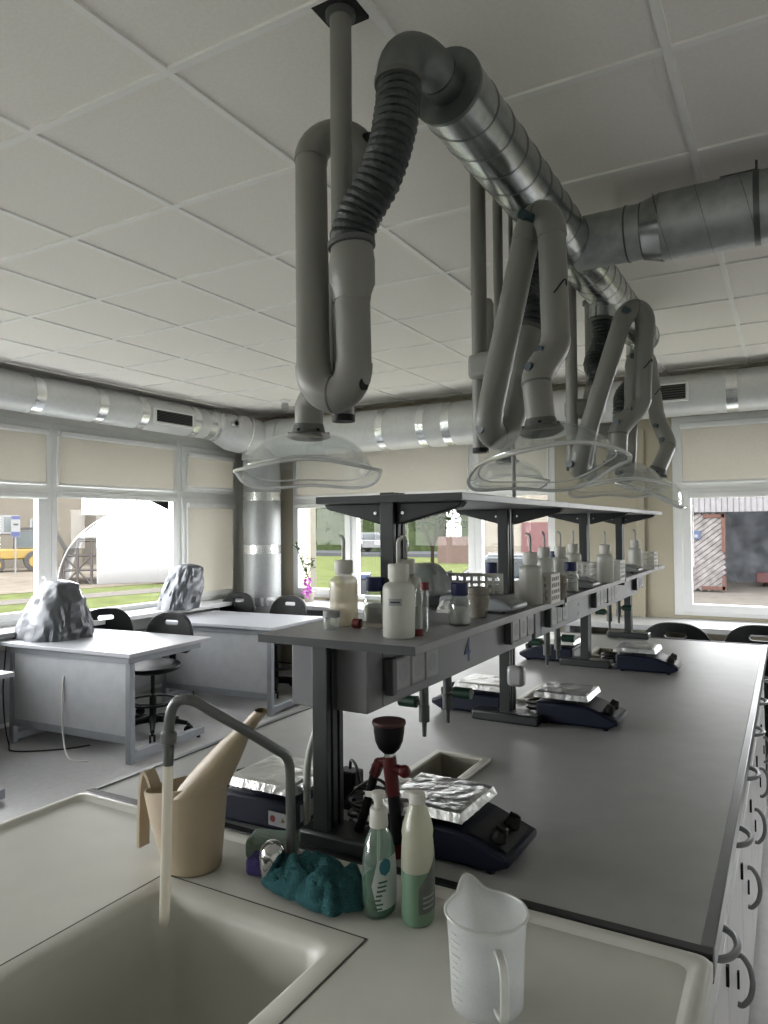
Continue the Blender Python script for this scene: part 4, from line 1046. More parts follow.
# cables behind the posts
def cable(label, pts, r=.003, mat='cable', cat='cable', group=None):
    c = Vector(pts[0]); b = B(c); b.tube(spline(pts, 8), r, 8); return tag(b.build('power_cable', M[mat]), label, cat, group)
pts = []
rc = random.Random(11)
for k in range(40):
    a = k*.72; r_ = .052+.014*rc.uniform(-1, 1)
    pts.append((-.775+r_*.62*math.cos(a), 1.285+r_*.8*math.sin(a), .905+.0016*k+.012*abs(math.sin(a*.5))))
pts += [(-.74, 1.30, .99), (-.762, 1.30, 1.005), (-.80, 1.29, .985), (-.83, 1.285, .95)]
cable('coiled black cable bundle beside the nearest post', pts, .0035)
for lb, cx, cy in (('tangled black cable beside the second post', -.735, 2.345), ('tangled black cable beside the third post', -.715, 3.36)):
    pts = [(cx+.045*math.cos(k*.9), cy+.05*math.sin(k*.9), .905+.0022*k) for k in range(24)]
    cable(lb, pts, .004)
t = thing('power_adapter', 'black power adapter block behind the nearest post', 'adapter', (-.875, 1.375, .9))
b = B(); b.box(-.025, .025, -.02, .02, 0, .085); b.build('case', M['black'], t, bevel=.004)
b = B(); b.tube(spline([(0, 0, .088), (.01, -.01, .11), (.03, -.02, .1), (.04, -.02, .06)]), .0035, 8); b.build('lead', M['cable'], t)

# red and black handheld device standing upright
t = thing('pipetting_device', 'black and red handheld device standing upright with a dark cup on top', 'lab device', (-.668, 1.215, .9))
o = t.location
b = B(o); b.lathe([(.0005, 1.094), (.012, 1.095), (.021, 1.104), (.027, 1.118), (.0298, 1.136), (.0305, 1.152), (.0005, 1.153)], (-.683, 1.215, 0), 28); c = b.build('cup', M['cupblack'], t)
b = B(o); b.lathe([(.0325, 1.150), (.0335, 1.153), (.0325, 1.157), (.0005, 1.158)], (-.683, 1.215, 0), 28); b.build('lid', M['cupred'], c)
b = B(o); b.tube([(-.683, 1.215, 1.095), (-.682, 1.215, 1.084)], .010, 16); b.build('collar', M['steel'], t)
b = B(o); b.tube([(-.682, 1.215, 1.088), (-.680, 1.215, 1.06), (-.674, 1.215, 1.015)], [.0125, .014, .013], 18); b.tube([(-.675, 1.215, 1.066), (-.652, 1.215, 1.064)], .010, 16); b.ball((-.650, 1.215, 1.064), .0125, 14, 8); b.build('red_body', M['red'], t)
b = B(o); b.tube([(-.6745, 1.215, 1.022), (-.667, 1.215, .93), (-.666, 1.215, .902)], [.012, .0112, .0112], 16); b.build('leg', M['cupblack'], t)
b = B(o); b.tube([(-.666, 1.215, .925), (-.6655, 1.215, .90)], .0145, 16); b.build('foot_ring', M['red'], t)
b = B(o); b.beam((-.703, 1.215, 1.078), (-.718, 1.215, 1.045), .018, .02); b.beam((-.675, 1.215, 1.074), (-.706, 1.215, 1.074), .014, .018); b.build('hinge', M['red'], t, bevel=.004)
b = B(o); b.tube([(-.712, 1.215, 1.066), (-.73, 1.215, 1.0), (-.755, 1.215, .925), (-.760, 1.215, .906)], [.0095, .0085, .0095, .007], 14); b.build('handle', M['cupblack'], t)

# ------------------------------------------------------------------ sink items
# tap
t = thing('swan_neck_tap', 'grey swan-neck laboratory tap with a translucent hose over the basin', 'tap', (-.80, 1.055, .896)); o = t.location
p0 = (-.80, 1.055, .90); 
path = [(-.80, 1.055, .897), (-.80, 1.055, 1.00), (-.801, 1.055, 1.08)]
path += bez((-.801, 1.055, 1.085), (-.802, 1.055, 1.112), (-.803, 1.045, 1.122), (-.807, 1.03, 1.131), 6)
path += [(-.83, .955, 1.188)]
path += bez((-.847, .893, 1.232), (-.855, .868, 1.252), (-.895, .862, 1.268), (-.902, .86, 1.215), 12)
path += [(-.904, .86, 1.195)]
b = B(o); b.tube(path, .0090, 20); b.build('spout', M['taptube'], t, sharp=60)
b = B(o); b.tube([(-.903, .86, 1.198), (-.9032, .86, 1.194), (-.9035, .86, 1.178), (-.904, .86, 1.175), (-.904, .86, 1.172), (-.905, .86, 1.140)], [.0098, .0135, .0135, .010, .0095, .0088], 20); b.build('nozzle', M['taptube'], t)
b = B(o); b.tube([(-.905, .86, 1.15), (-.91, .86, 1.0), (-.915, .86, .876)], .0085, 20); b.build('hose', M['siltube'], t)
b = B(o); b.lathe([(.019, 0), (.019, .004), (.013, .009), (.0115, .02)], (-.80, 1.055, .897), 24); b.build('base_ring', M['chrome'], t)
b = B(o); b.tube([(-.803, 1.05, .93), (-.812, 1.025, .94)], .012, 16); b.ball((-.816, 1.022, .947), .0235, 24, 16, 1.15); b.tube([(-.817, 1.018, .94), (-.818, 1.012, .925), (-.819, 1.008, .91)], [.0225, .016, .008], 18); b.build('lever_knob', M['chrome'], t)

# watering can
t = thing('watering_can', 'beige plastic watering can with a broad upturned spout behind the sink', 'watering can', (-.985, 1.0, .896)); o = t.location
def ring(xl, zl, xr, zr, bw, n=32):
    c = Vector(((xl+xr)/2, 1.005, (zl+zr)/2)); h = Vector(((xr-xl)/2, 0, (zr-zl)/2))
    return [c+h*math.cos(2*PI*k/n)+Vector((0, bw*math.sin(2*PI*k/n), 0)) for k in range(n)]
def loft(bs, rings, cap0=True):
    n = len(rings[0]); vs = [p for r_ in rings for p in r_]
    fs = [(i*n+k, i*n+(k+1) % n, (i+1)*n+(k+1) % n, (i+1)*n+k) for i in range(len(rings)-1) for k in range(n)]
    if cap0: fs.append(tuple(reversed(range(n))))
    bs.add(vs, fs)
b = B(o)
outer = [ring(-1.047, .898, -.940, .898, .050), ring(-1.049, .903, -.938, .903, .052), ring(-1.064, .94, -.935, .94, .058), ring(-1.083, .985, -.930, .99, .063), ring(-1.095, 1.02, -.925, 1.045, .066), ring(-1.098, 1.028, -.918, 1.07, .067)]
inner = [ring(-1.095, 1.029, -.921, 1.07, .0645), ring(-1.08, .985, -.933, .99, .060), ring(-1.046, .905, -.942, .905, .049)]
loft(b, outer+inner)
b.add(inner[-1], [tuple(range(32))])
# spout as an open scoop growing out of the right wall
sec = []
for f, xl, zl, xr, zr, bw in ((0, -1.03, 1.035, -.924, 1.05, .063), (1, -.993, 1.068, -.905, 1.08, .052), (2, -.952, 1.108, -.882, 1.115, .037), (3, -.916, 1.142, -.862, 1.149, .026), (4, -.872, 1.176, -.838, 1.18, .017), (5, -.836, 1.209, -.815, 1.205, .014)):
    sec.append((f, xl, zl, xr, zr, bw))
n = 96; vs = []; fs = []; tt = []
def lerp_sec(q):
    a_ = sec[min(int(q), 4)]; c_ = sec[min(int(q), 4)+1]; k = q-min(int(q), 4)
    return [x+(y-x)*k for x, y in zip(a_, c_)]
for k in range(41):
    q = 5*k/40; tt.append(q); f, *v_ = lerp_sec(q); vs += ring(*v_, n=n)
for i in range(40):
    for k in range(n):
        a = 2*PI*(k+.5)/n; q = (tt[i]+tt[i+1])/2
        if q < 2.7 and math.cos(a) < -.05-.95*(q/2.7)**.8: continue
        fs.append((i*n+k, i*n+(k+1) % n, (i+1)*n+(k+1) % n, (i+1)*n+k))
b.add(vs, fs)
b.build('body', M['beige'], t, sharp=50)
b = B(o); hp = spline([(-1.092, 1.005, 1.022), (-1.104, 1.005, 1.046), (-1.115, 1.005, 1.052), (-1.123, 1.005, 1.02), (-1.126, 1.005, .97), (-1.127, 1.005, .905)], 6)
b.ribbon(hp, .026, .007, (0, 1, 0))
b.build('handle', M['beige'], t, bevel=.0015)

# sponges
b = B((-.885, 1.10, .897)); b.T = Matrix.Translation((-.875, 1.10, .9)) @ Matrix.Rotation(.35, 4, 'Z'); b.box(-.05, .045, -.03, .03, .0, .042)
tag(b.build('sponge', M['sponge'], bevel=.012, seg=3), 'grey-green sponge lying behind the tap lever', 'sponge', 'sponges by the tap')
b = B((-.872, 1.04, .897)); b.T = Matrix.Translation((-.848, 1.045, .897)) @ Matrix.Rotation(.25, 4, 'Z'); b.box(-.035, .03, -.02, .022, .0, .032)
tag(b.build('sponge', M['spongep'], bevel=.008, seg=3), 'small purple sponge beside the tap lever', 'sponge', 'sponges by the tap')

# cloth: crumpled microfibre with layered folds
def rag(label, c):
    b = B(c); n = 70; m = 54; vs = []
    for j in range(m+1):
        for i in range(n+1):
            u = -1+2*i/n; v = -1+2*j/n
            rr_ = math.hypot(u, v); mx = max(abs(u), abs(v), 1e-6); k_ = mx/max(rr_, 1e-6)
            pu, pv = u*(k_*.6+.4), v*(k_*.6+.4)          # rounded outline
            ang = math.atan2(v, u); out_ = 1+.16*noise.noise(Vector((math.cos(ang)*1.6, math.sin(ang)*1.6, 4)))+.07*noise.noise(Vector((math.cos(ang)*5, math.sin(ang)*5, 9)))
            x = pu*.102*out_; y = pv*.068*out_
            d = max(0, 1-mx**3)
            r1_ = 1-abs(noise.noise(Vector((u*1.2+v*.7+2.7, v*1.0-u*.4, 2.2))))*2.6
            r2_ = 1-abs(noise.noise(Vector((u*2.4-v*1.6+.4, v*2.2+u, 7.2))))*2.4
            r3_ = 1-abs(noise.noise(Vector((u*3.1+v*3.4, v*2.0-u*2.6+3, 1.2))))*3
            h = .008+.040*d**.6*(.5+.42*r1_+.26*r2_+.14*r3_)
            vs.append((c[0]+x, c[1]+y, .898+max(.001, h)))
    fs = [(j*(n+1)+i, j*(n+1)+i+1, (j+1)*(n+1)+i+1, (j+1)*(n+1)+i) for j in range(m) for i in range(n)]
    b.add(vs, fs)
    o_ = tag(b.build('microfibre_cloth', M['cloth'], sharp=80), label, 'cloth')
    md = o_.modifiers.new('thick', 'SOLIDIFY'); md.thickness = .005; md.offset = 1
    return o_
rg_ = rag('crumpled teal microfibre cloth lying between tap and soap bottles', (-.728, 1.04, .898))
rg_.rotation_euler = (0, 0, -.18)

# soap bottles
def oval(bs, prof, c, sx, sy, rz=0, n=36, mi=None, caps=True):
    bs.T = Matrix.Translation(c) @ Matrix.Rotation(rz, 4, 'Z') @ Matrix.Diagonal((sx, sy, 1, 1)); bs.lathe(prof, (0, 0, 0), n, mi=mi, caps=caps); bs.T = None
def patch(bs, prof, c, sx, sy, rz, a0, a1, off, zs, n=16, mi=0, shape=None):
    """label patch hugging the bottle wall"""
    T = Matrix.Translation(c) @ Matrix.Rotation(rz, 4, 'Z')
    def rad(z):
        for (r0, z0), (r1, z1) in zip(prof, prof[1:]):
            if z0 <= z <= z1 and z1 > z0: return r0+(r1-r0)*(z-z0)/(z1-z0)
        return prof[0][0]
    vs = []
    for j, z in enumerate(zs):
        f = j/(len(zs)-1); lo, hi = shape(f) if shape else (0, 1)
        for i in range(n+1):
            a = a0+(a1-a0)*(lo+(hi-lo)*i/n); r_ = rad(z)
            vs.append(T @ Vector(((r_*sx+off)*math.cos(a), (r_*sy+off)*math.sin(a), z)))
    fs = [(j*(n+1)+i, j*(n+1)+i+1, (j+1)*(n+1)+i+1, (j+1)*(n+1)+i) for j in range(len(zs)-1) for i in range(n)]
    bs.add(vs, fs, mi)
# clear bottle
c0 = (-.603, 1.035, .896)
t = thing('soap_bottle', 'clear dish soap bottle with green liquid and white pump cap', 'bottle', c0, 0, 'dish soap bottles by the sink')
prof = [(.021, 0), (.0245, .003), (.026, .012), (.026, .06), (.0245, .095), (.020, .12), (.013, .136), (.0095, .142), (.0095, .15)]
b = B(c0); oval(b, prof, c0, 1, 1.35); b.build('bottle', M['soapclear'], t)
pl = [(.019, .003), (.0225, .006), (.024, .014), (.0242, .058), (.0005, .0585)]
b = B(c0); oval(b, pl, c0, 1, 1.35); b.build('liquid', M['soapgreen'], t)
b = B(c0); b.tube([(c0[0]-.002, c0[1], .90), (c0[0], c0[1], 1.04)], .0028, 8); b.build('dip_tube', M['siltube'], t)
b = B(c0); b.lathe([(.0155, .140), (.0158, .143), (.0145, .168), (.0135, .170), (.008, .171), (.0075, .186)], c0, 24); b.tube([(c0[0], c0[1], c0[2]+.186), (c0[0], c0[1], c0[2]+.196)], .0115, 18); b.tube([(c0[0], c0[1], c0[2]+.190), (c0[0]-.022, c0[1]-.004, c0[2]+.190)], [.006, .0045], 10); b.build('pump_cap', M['capwhite'], t)
b = B(c0); zs = [.016+.08*k/10 for k in range(11)]
patch(b, prof, c0, 1, 1.35, 0, -1.35, .6, .0006, zs, mi=0, shape=lambda f: (.35*abs(f-.5), 1-.1*abs(f-.5)))
lb_ = b.build('label', M['labelwhite'], t)
b = B(c0); patch(b, prof, c0, 1, 1.35, 0, -.9, -.2, .0011, [.07+.028*k/6 for k in range(7)], mi=0, shape=lambda f: (.5-.5*math.sqrt(max(0, 1-(2*f-1)**2)), .5+.5*math.sqrt(max(0, 1-(2*f-1)**2))))
b.build('label_emblem', M['labelblue'], lb_)
b = B(c0)
rl = random.Random(2)
for k in range(7): patch(b, prof, c0, 1, 1.35, 0, -1.25+.05*k, -.95+.06*k+rl.random()*.2, .0012, [.018+.007*k, .021+.007*k], n=5)
b.build('label_print', M['labelgreen'], lb_)
# opaque bottle
c0 = (-.537, 1.047, .896)
t = thing('soap_bottle', 'tapered milky dish soap bottle with grey label and mint liquid', 'bottle', c0, 0, 'dish soap bottles by the sink')
prof = [(.022, 0), (.0255, .003), (.0265, .010), (.0265, .10), (.0255, .122), (.0245, .132), (.0255, .142), (.023, .156), (.0175, .172), (.013, .183), (.0125, .186)]
b = B(c0); oval(b, prof, c0, 1, 1.3, .25); b.build('bottle', M['soapcream'], t)
b = B(c0); oval(b, [(.0222, .0), (.0257, .002), (.02668, .010), (.02668, .084), (.02660, .0845)], c0, 1.004, 1.304, .25, caps=False); b.build('liquid', M['soapmint'], t)
b = B(c0); b.lathe([(.0135, .184), (.0135, .202), (.012, .204), (.0005, .204)], c0, 24); b.box(c0[0]-.022, c0[0], c0[1]-.009, c0[1]+.006, c0[2]+.193, c0[2]+.203); b.build('cap', M['capwhite'], t, bevel=.002)
b = B(c0); zs = [.022+.092*k/12 for k in range(13)]
patch(b, prof, c0, 1.006, 1.306, .25, -1.25, .8, .0008, zs, shape=lambda f: (.0 if f < .45 else (f-.45)*1.3, 1)); lb_ = b.build('label', M['labelgrey'], t)
b = B(c0)
for k in range(3): patch(b, prof, c0, 1.006, 1.306, .25, -1.0, -.3+.1*k, .0014, [.03+.008*k, .033+.008*k], n=6)
b.build('label_print', M['label'], lb_)

# measuring jug
c0 = (-.362, .905, .896)
t = thing('measuring_jug', 'translucent plastic measuring jug with spout and handle on the counter corner', 'jug', c0)
H_, r0, r1 = .122, .0475, .0535
sd = math.atan2(.80, -.80)      # spout direction, away from the camera
hd = sd-PI-.14
def jfn(q, a, r, z):
    d = math.atan2(math.sin(a-sd), math.cos(a-sd)); f = max(0, z-.075)/(H_-.075)
    w = math.exp(-(d/.27)**2)*f
    k = 1+.30*w
    return (c0[0]+(q[0]-c0[0])*k, c0[1]+(q[1]-c0[1])*k, q[2]+.016*w*f)
pr = [(.0005, .002), (.036, .0015), (r0-.003, .0), (r0, .004), (r0+.0005, .02), (r0+.003, .08), (r1, H_-.004), (r1+.0025, H_-.002), (r1+.0025, H_+.0005), (r1-.001, H_), (r1-.002, H_-.006), (r0+.001, .08), (r0-.0018, .02), (r0-.003, .006), (.036, .0045), (.0005, .0045)]
b = B(c0); b.lathe(pr, c0, 72, fn=jfn, caps=False); b.build('body', M['jug'], t, sharp=60)
b = B(c0)
rim = [jfn((c0[0]+(r1+.001)*math.cos(2*PI*k/72), c0[1]+(r1+.001)*math.sin(2*PI*k/72), c0[2]+H_), 2*PI*k/72, r1, H_) for k in range(72)]
b.tube(rim, .0023, 8, closed=True); b.build('rim', M['jugthick'], t)
b = B(c0); dv = Vector((math.cos(hd), math.sin(hd), 0)); cc = Vector(c0)
hp = spline([cc+dv*(r1-.003)+Vector((0, 0, .098)), cc+dv*(r1+.014)+Vector((0, 0, .097)), cc+dv*(r1+.026)+Vector((0, 0, .085)), cc+dv*(r1+.027)+Vector((0, 0, .05)), cc+dv*(r1+.022)+Vector((0, 0, .028)), cc+dv*(r0+.001)+Vector((0, 0, .024))], 6)
b.ribbon(hp, .0115, .0055, (-math.sin(hd), math.cos(hd), 0))
b.build('handle', M['jugthick'], t, bevel=.002)
b = B(c0); sa = hd-1.25
for k in range(11):
    z = .014+.0092*k; rr_ = r0+(r1-r0)*z/H_+.0008
    pts = [(c0[0]+rr_*math.cos(sa+x*.05), c0[1]+rr_*math.sin(sa+x*.05), c0[2]+z) for x in range(-1, 6 if k % 2 else 4)]
    b.tube(pts, .0008, 6)
b.build('graduation_marks', M['jugthick'], t)

# ------------------------------------------------------------------ desks
GD = 'white desks by the left windows'
def desk(label, x1, y0, rz=0, L=1.27, W=.80):
    """origin at the front right corner on the floor; desk runs to -x and +y"""
    t = thing('laboratory_desk', label, 'desk', (x1, y0, 0), rz, GD)
    b = B(); b.box(-L, 0, 0, W, .706, .732); b.build('tabletop', M['desk'], t, bevel=.003)
    b = B(); b.holed(-L+.03, -.06, .05, W-.05, .655, .705, [(-L+.07, -.1, .09, W-.09)]); b.build('top_frame', M['deskframe'], t, weld=False)
    for x in (-.075, -L+.055):
        b = B(); b.box(x-.022, x+.022, .057, .10, .0, .6545); b.build('leg', M['deskframe'], t, bevel=.003)
        b = B(); b.box(x-.024, x+.024, .06, W-.02, .02, .075); f = b.build('foot_bar', M['deskframe'], t, bevel=.004)
        for y in (.09, W-.06):
            b = B(); b.tube([(x, y, 0), (x, y, .022)], .014, 12); b.build('leveller', M['black'], f)
    b = B(); b.box(-L+.075, -.1, .068, .084, .18, .655); b.build('modesty_panel', M['deskpanel'], t)
    b = B(); b.box(-L+.075, -.1, .06, .09, .13, .18); b.build('lower_rail', M['deskframe'], t)
    return t
d1 = desk('white desk with grey frame carrying the nearer silver cover', -3.70, 3.19, .06)
d2 = copy_tree(d1, 'white desk farther along the window wall, in front of the corner riser', (-3.64, 4.57, 0), .05)
d0 = copy_tree(d1, 'white desk whose corner just enters the photo at the left edge', (-3.80, 1.70, 0), .045)
# cables by the desk
cable('white cable looping down from the desk panel to the floor', [(-4.38, 3.236, .52), (-4.385, 3.21, .50), (-4.38, 3.2, .3), (-4.33, 3.17, .12), (-4.2, 3.12, .01), (-4.06, 3.16, .006)], .006, 'cablewhite')
cable('black cable hanging at the left side of the desk to the floor', [(-4.985, 3.18, .70), (-4.99, 3.16, .4), (-4.97, 3.16, .15), (-4.86, 3.12, .02), (-4.7, 3.06, .006), (-4.45, 3.24, .006), (-4.35, 3.4, .006)], .005)
cable('black cable hanging below the farther desk', [(-4.62, 4.66, .5), (-4.6, 4.64, .3), (-4.56, 4.62, .12), (-4.5, 4.64, .01), (-4.44, 4.7, .005)], .004)

# ------------------------------------------------------------------ chairs
GC = 'black lab chairs'
def chair(label, loc, rz):
    """black polyurethane lab chair, back at +y"""
    t = thing('lab_chair', label, 'chair', loc, rz, GC)
    # backrest with a hand slot
    bm = bmesh.new(); out = []
    W2, H2, zb = .215, .31, .57
    N_ = 30
    for k in range(N_+1):
        a = PI*k/N_
        out.append((W2*math.copysign(abs(math.cos(a))**.75, math.cos(a)), zb+.10+(H2-.10)*abs(math.sin(a))**.85))
    out += [(-W2*.92, zb+.03), (-W2*.7, zb), (W2*.7, zb), (W2*.92, zb+.03)]
    slot = []
    for cx, s in ((.045, 1), (-.045, -1)):
        for k in range(9):
            a = -PI/2+PI*k/8
            slot.append((cx+s*.018*math.cos(a), zb+.232+(.018*math.sin(a) if s > 0 else -.018*math.sin(a))))
    vo = [bm.verts.new((x, 0, z)) for x, z in out]; vi = [bm.verts.new((x, 0, z)) for x, z in slot]
    ed = [bm.edges.new((vo[i], vo[(i+1) % len(vo)])) for i in range(len(vo))]+[bm.edges.new((vi[i], vi[(i+1) % len(vi)])) for i in range(len(vi))]
    bmesh.ops.triangle_fill(bm, use_beauty=True, use_dissolve=False, edges=ed)
    bmesh.ops.subdivide_edges(bm, edges=[e for e in bm.edges if e.calc_length() > .08], cuts=2)
    bmesh.ops.triangulate(bm, faces=bm.faces)
    for v in bm.verts: v.co.y = .235-.9*v.co.x**2+.06*(v.co.z-zb)
    me = bpy.data.meshes.new('backrest'); bm.to_mesh(me); bm.free(); me.materials.append(M['black'])
    ob = bpy.data.objects.new('backrest', me); COL.objects.link(ob); ob.parent = t
    md = ob.modifiers.new('s', 'SOLIDIFY'); md.thickness = .03; md.offset = 0
    md = ob.modifiers.new('b', 'BEVEL'); md.width = .008; md.segments = 2; md.limit_method = 'ANGLE'; md.angle_limit = math.radians(50)
    b = B()
    def sfn(q, a, r, z): return (q[0], q[1]*.95, q[2]+.03*(q[1]/.2)**2*(1 if q[1] > 0 else .3)+.02*(q[0]/.22)**2)
    b.lathe([(.0005, .455), (.16, .455), (.205, .468), (.215, .482), (.205, .494), (.15, .488), (.0005, .482)], (0, 0, 0), 32, fn=sfn); b.build('seat', M['black'], t)
    b = B(); b.beam((0, .08, .45), (0, .24, .44), .05, .012); b.beam((0, .235, .44), (0, .27, .62), .05, .012, up=(0, 1, 0)); b.build('back_bar', M['black'], t)
    b = B(); b.tube([(0, 0, .1), (0, 0, .29), (0, 0, .292), (0, 0, .455)], [.026, .026, .015, .015], 16); b.build('gas_column', M['black'], t)
    b = B(); b.tube([(.19*math.cos(2*PI*k/32), .19*math.sin(2*PI*k/32), .24) for k in range(32)], .009, 8, closed=True)
    for k in range(3): b.tube([(.02*math.cos(2*PI*k/3), .02*math.sin(2*PI*k/3), .215), (.19*math.cos(2*PI*k/3), .19*math.sin(2*PI*k/3), .24)], .007, 8)
    b.build('foot_ring', M['black'], t)
    b = B()
    for k in range(5):
        a = 2*PI*k/5+.3; b.tube([(0, 0, .115), (.13*math.cos(a), .13*math.sin(a), .1), (.26*math.cos(a), .26*math.sin(a), .075)], [.03, .022, .015], 10)
    b.lathe([(.036, .08), (.036, .14)], (0, 0, 0), 18); b.build('base', M['black'], t)
    for k in range(5):
        a = 2*PI*k/5+.3; x, y = .27*math.cos(a), .27*math.sin(a)
        b = B(); b.tube([(x, y, .075), (x, y, .05)], .01, 8); dx, dy = -math.sin(a)*.02, math.cos(a)*.02
        for s in (-1, 1): b.tube([(x+s*dx*.35, y+s*dy*.35, .03), (x+s*dx*1.1, y+s*dy*1.1, .03)], .03, 16)
        b.build('caster', M['blackmatte'], t)
    return t
ch = chair('black lab chair tucked under the nearer desk, closer to the aisle', (-4.20, 3.84, 0), .2)
copy_tree(ch, 'black lab chair tucked under the nearer desk, closer to the window', (-4.80, 3.92, 0), .95)
copy_tree(ch, 'black lab chair at the farther desk in front of the riser duct', (-4.89, 5.40, 0), .1)
copy_tree(ch, 'black lab chair at the farther desk, closer to the orchid', (-4.22, 5.35, 0), .05)
copy_tree(ch, 'black lab chair beyond the bench end, left of the garage window', (-.65, 5.17, 0), PI).scale = (1.03, 1, 1.03)
copy_tree(ch, 'black lab chair beyond the bench end at the right photo edge', (-.15, 5.27, 0), PI-.06).scale = (1.03, 1, 1.03)

# orchid
t = thing('potted_orchid', 'pink orchid with dark leaves in a small pot on the back sill', 'plant', (-4.40, 6.14, .765)); o = t.location
b = B(o); b.lathe([(.0005, 0), (.045, 0), (.06, .10), (.064, .105), (.055, .105), (.0005, .09)], o, 24); b.build('pot', M['pot'], t)
stm = spline([(-4.40, 6.14, .86), (-4.39, 6.13, 1.0), (-4.44, 6.12, 1.1), (-4.50, 6.11, 1.25), (-4.53, 6.1, 1.36)], 8)
b = B(o); b.tube(stm, .006, 8); b.tube(spline([(-4.42, 6.13, 1.02), (-4.36, 6.12, 1.12), (-4.34, 6.11, 1.22)], 8), .004, 8); b.tube(spline([(-4.40, 6.14, .87), (-4.34, 6.08, 1.02), (-4.31, 6.02, 1.0), (-4.30, 5.98, .92)], 8), .003, 8); b.build('stem', M['leaf'], t)
def leafquad(bs, c, d, L, w, mi=0):
    d = Vector(d).normalized(); s = d.cross(Vector((0, 0, 1)))
    if s.length < .1: s = Vector((1, 0, 0))
    s.normalize(); up = s.cross(d)
    c = Vector(c)
    bs.add([c, c+d*L*.45+s*w+up*.12*L, c+d*L, c+d*L*.45-s*w+up*.12*L, c+d*L*.5], [(0, 1, 4), (1, 2, 4), (2, 3, 4), (3, 0, 4)], mi)
rl = random.Random(8); b = B(o)
for k in range(46):
    p = stm[4+int(rl.random()*(len(stm)-5))]
    if rl.random() < .3: p = Vector((-4.36+rl.uniform(-.03, .03), 6.12, 1.1+rl.random()*.14))
    leafquad(b, p, (rl.uniform(-1, 1), rl.uniform(-1, .6), rl.uniform(-.3, .9)), rl.uniform(.05, .085), .016)
b.build('foliage', M['leaf'], t, weld=False)
for k, (dx, dz) in enumerate(((.0, .0), (.03, -.05), (-.02, -.09), (.05, .02), (.02, -.13), (.06, -.08))):
    b = B(o); c = Vector((-4.33+dx, 5.98, .98+dz))
    for q in range(5):
        a = 2*PI*q/5+k
        leafquad(b, c, (math.cos(a), -.35, math.sin(a)), .045, .024)
    b.ball(c+Vector((0, -.012, 0)), .007, 10, 6); b.build('flower', M['orchid'], t, weld=False)

# ------------------------------------------------------------------ outdoors
GZ = -.5
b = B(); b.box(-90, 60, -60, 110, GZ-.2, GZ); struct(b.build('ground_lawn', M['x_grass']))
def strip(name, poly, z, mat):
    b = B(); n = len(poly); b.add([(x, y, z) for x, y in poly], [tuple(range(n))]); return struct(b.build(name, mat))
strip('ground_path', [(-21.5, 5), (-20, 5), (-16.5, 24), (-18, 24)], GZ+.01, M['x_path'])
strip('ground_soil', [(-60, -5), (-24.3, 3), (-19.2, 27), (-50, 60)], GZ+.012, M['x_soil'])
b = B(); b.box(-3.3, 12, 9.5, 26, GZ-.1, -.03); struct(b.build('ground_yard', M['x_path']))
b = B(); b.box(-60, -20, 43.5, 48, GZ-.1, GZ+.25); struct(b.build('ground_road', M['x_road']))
# tent hall
t = thing('tent_hall', 'big white round-roofed tent hall on the grass outside the left windows', 'tent', (-21.5, 19.3, GZ)); o = t.location
ax = Vector((-.74, .67, 0)).normalized(); nx = Vector((ax.y, -ax.x, 0))      # ax leads away from the room, nx to the right
R_ = 3.1; p0 = Vector((-21.5, 19.3, GZ)); L = 4.5
def ap(k, off=0, r_=R_, n=40):
    a = PI*k/n
    return p0+ax*off-nx*math.cos(a)*r_+Vector((0, 0, math.sin(a)*r_*.93))
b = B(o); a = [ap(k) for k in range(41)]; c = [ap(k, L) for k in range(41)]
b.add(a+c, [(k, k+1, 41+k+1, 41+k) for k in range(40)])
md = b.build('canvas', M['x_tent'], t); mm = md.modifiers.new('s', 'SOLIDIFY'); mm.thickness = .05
# end sheet, leaving the lower left corner open
b = B(o)
xs_ = [R_*(-.80+1.798*k/60) for k in range(61)]
for x_ in (-.56*R_-.001, -.56*R_+.001): xs_.append(x_)
xs_.sort()
top_ = [p0-ax*.02+nx*x_+Vector((0, 0, .93*math.sqrt(max(0, R_*R_-x_*x_)))) for x_ in xs_]
bot_ = [p0-ax*.02+nx*x_+Vector((0, 0, min(.93*math.sqrt(max(0, R_*R_-x_*x_)), 1.75) if x_ < -.56*R_ else .02)) for x_ in xs_]
n_ = len(xs_); b.add(top_+bot_, [(k, k+1, n_+k+1, n_+k) for k in range(n_-1)])
es = b.build('end_sheet', M['x_tent'], t); mm = es.modifiers.new('s', 'SOLIDIFY'); mm.thickness = .03
b = B(o)
b.tube([ap(k, .02, R_-.06) for k in range(0, 14)], .05, 8)
for u in (.93, .78, .62): b.tube([p0-nx*R_*u+ax*.05, p0-nx*R_*u+ax*.05+Vector((0, 0, R_*.93*math.sqrt(1-u*u)-.05))], .055, 8)
for z in (.55, 1.1, 1.65): w_ = R_*math.sqrt(1-(z/(R_*.93))**2); b.tube([p0-nx*w_+ax*.05+Vector((0, 0, z)), p0-nx*R_*.5+ax*.05+Vector((0, 0, z))], .045, 8)
b.tube([p0-nx*R_*.93+ax*.05, p0-nx*R_*.62+ax*.05+Vector((0, 0, 1.1))], .035, 8); b.tube([p0-nx*R_*.62+ax*.05, p0-nx*R_*.93+ax*.05+Vector((0, 0, 1.1))], .035, 8)
b.build('end_frame', M['x_steel'], t)
b = B(o); b.beam(p0-ax*.5-nx*R_*.6+Vector((0, 0, -.1)), p0-ax*.5+nx*R_*1.5+Vector((0, 0, -.1)), .6, .2); b.build('base_kerb', M['x_soil'], t)
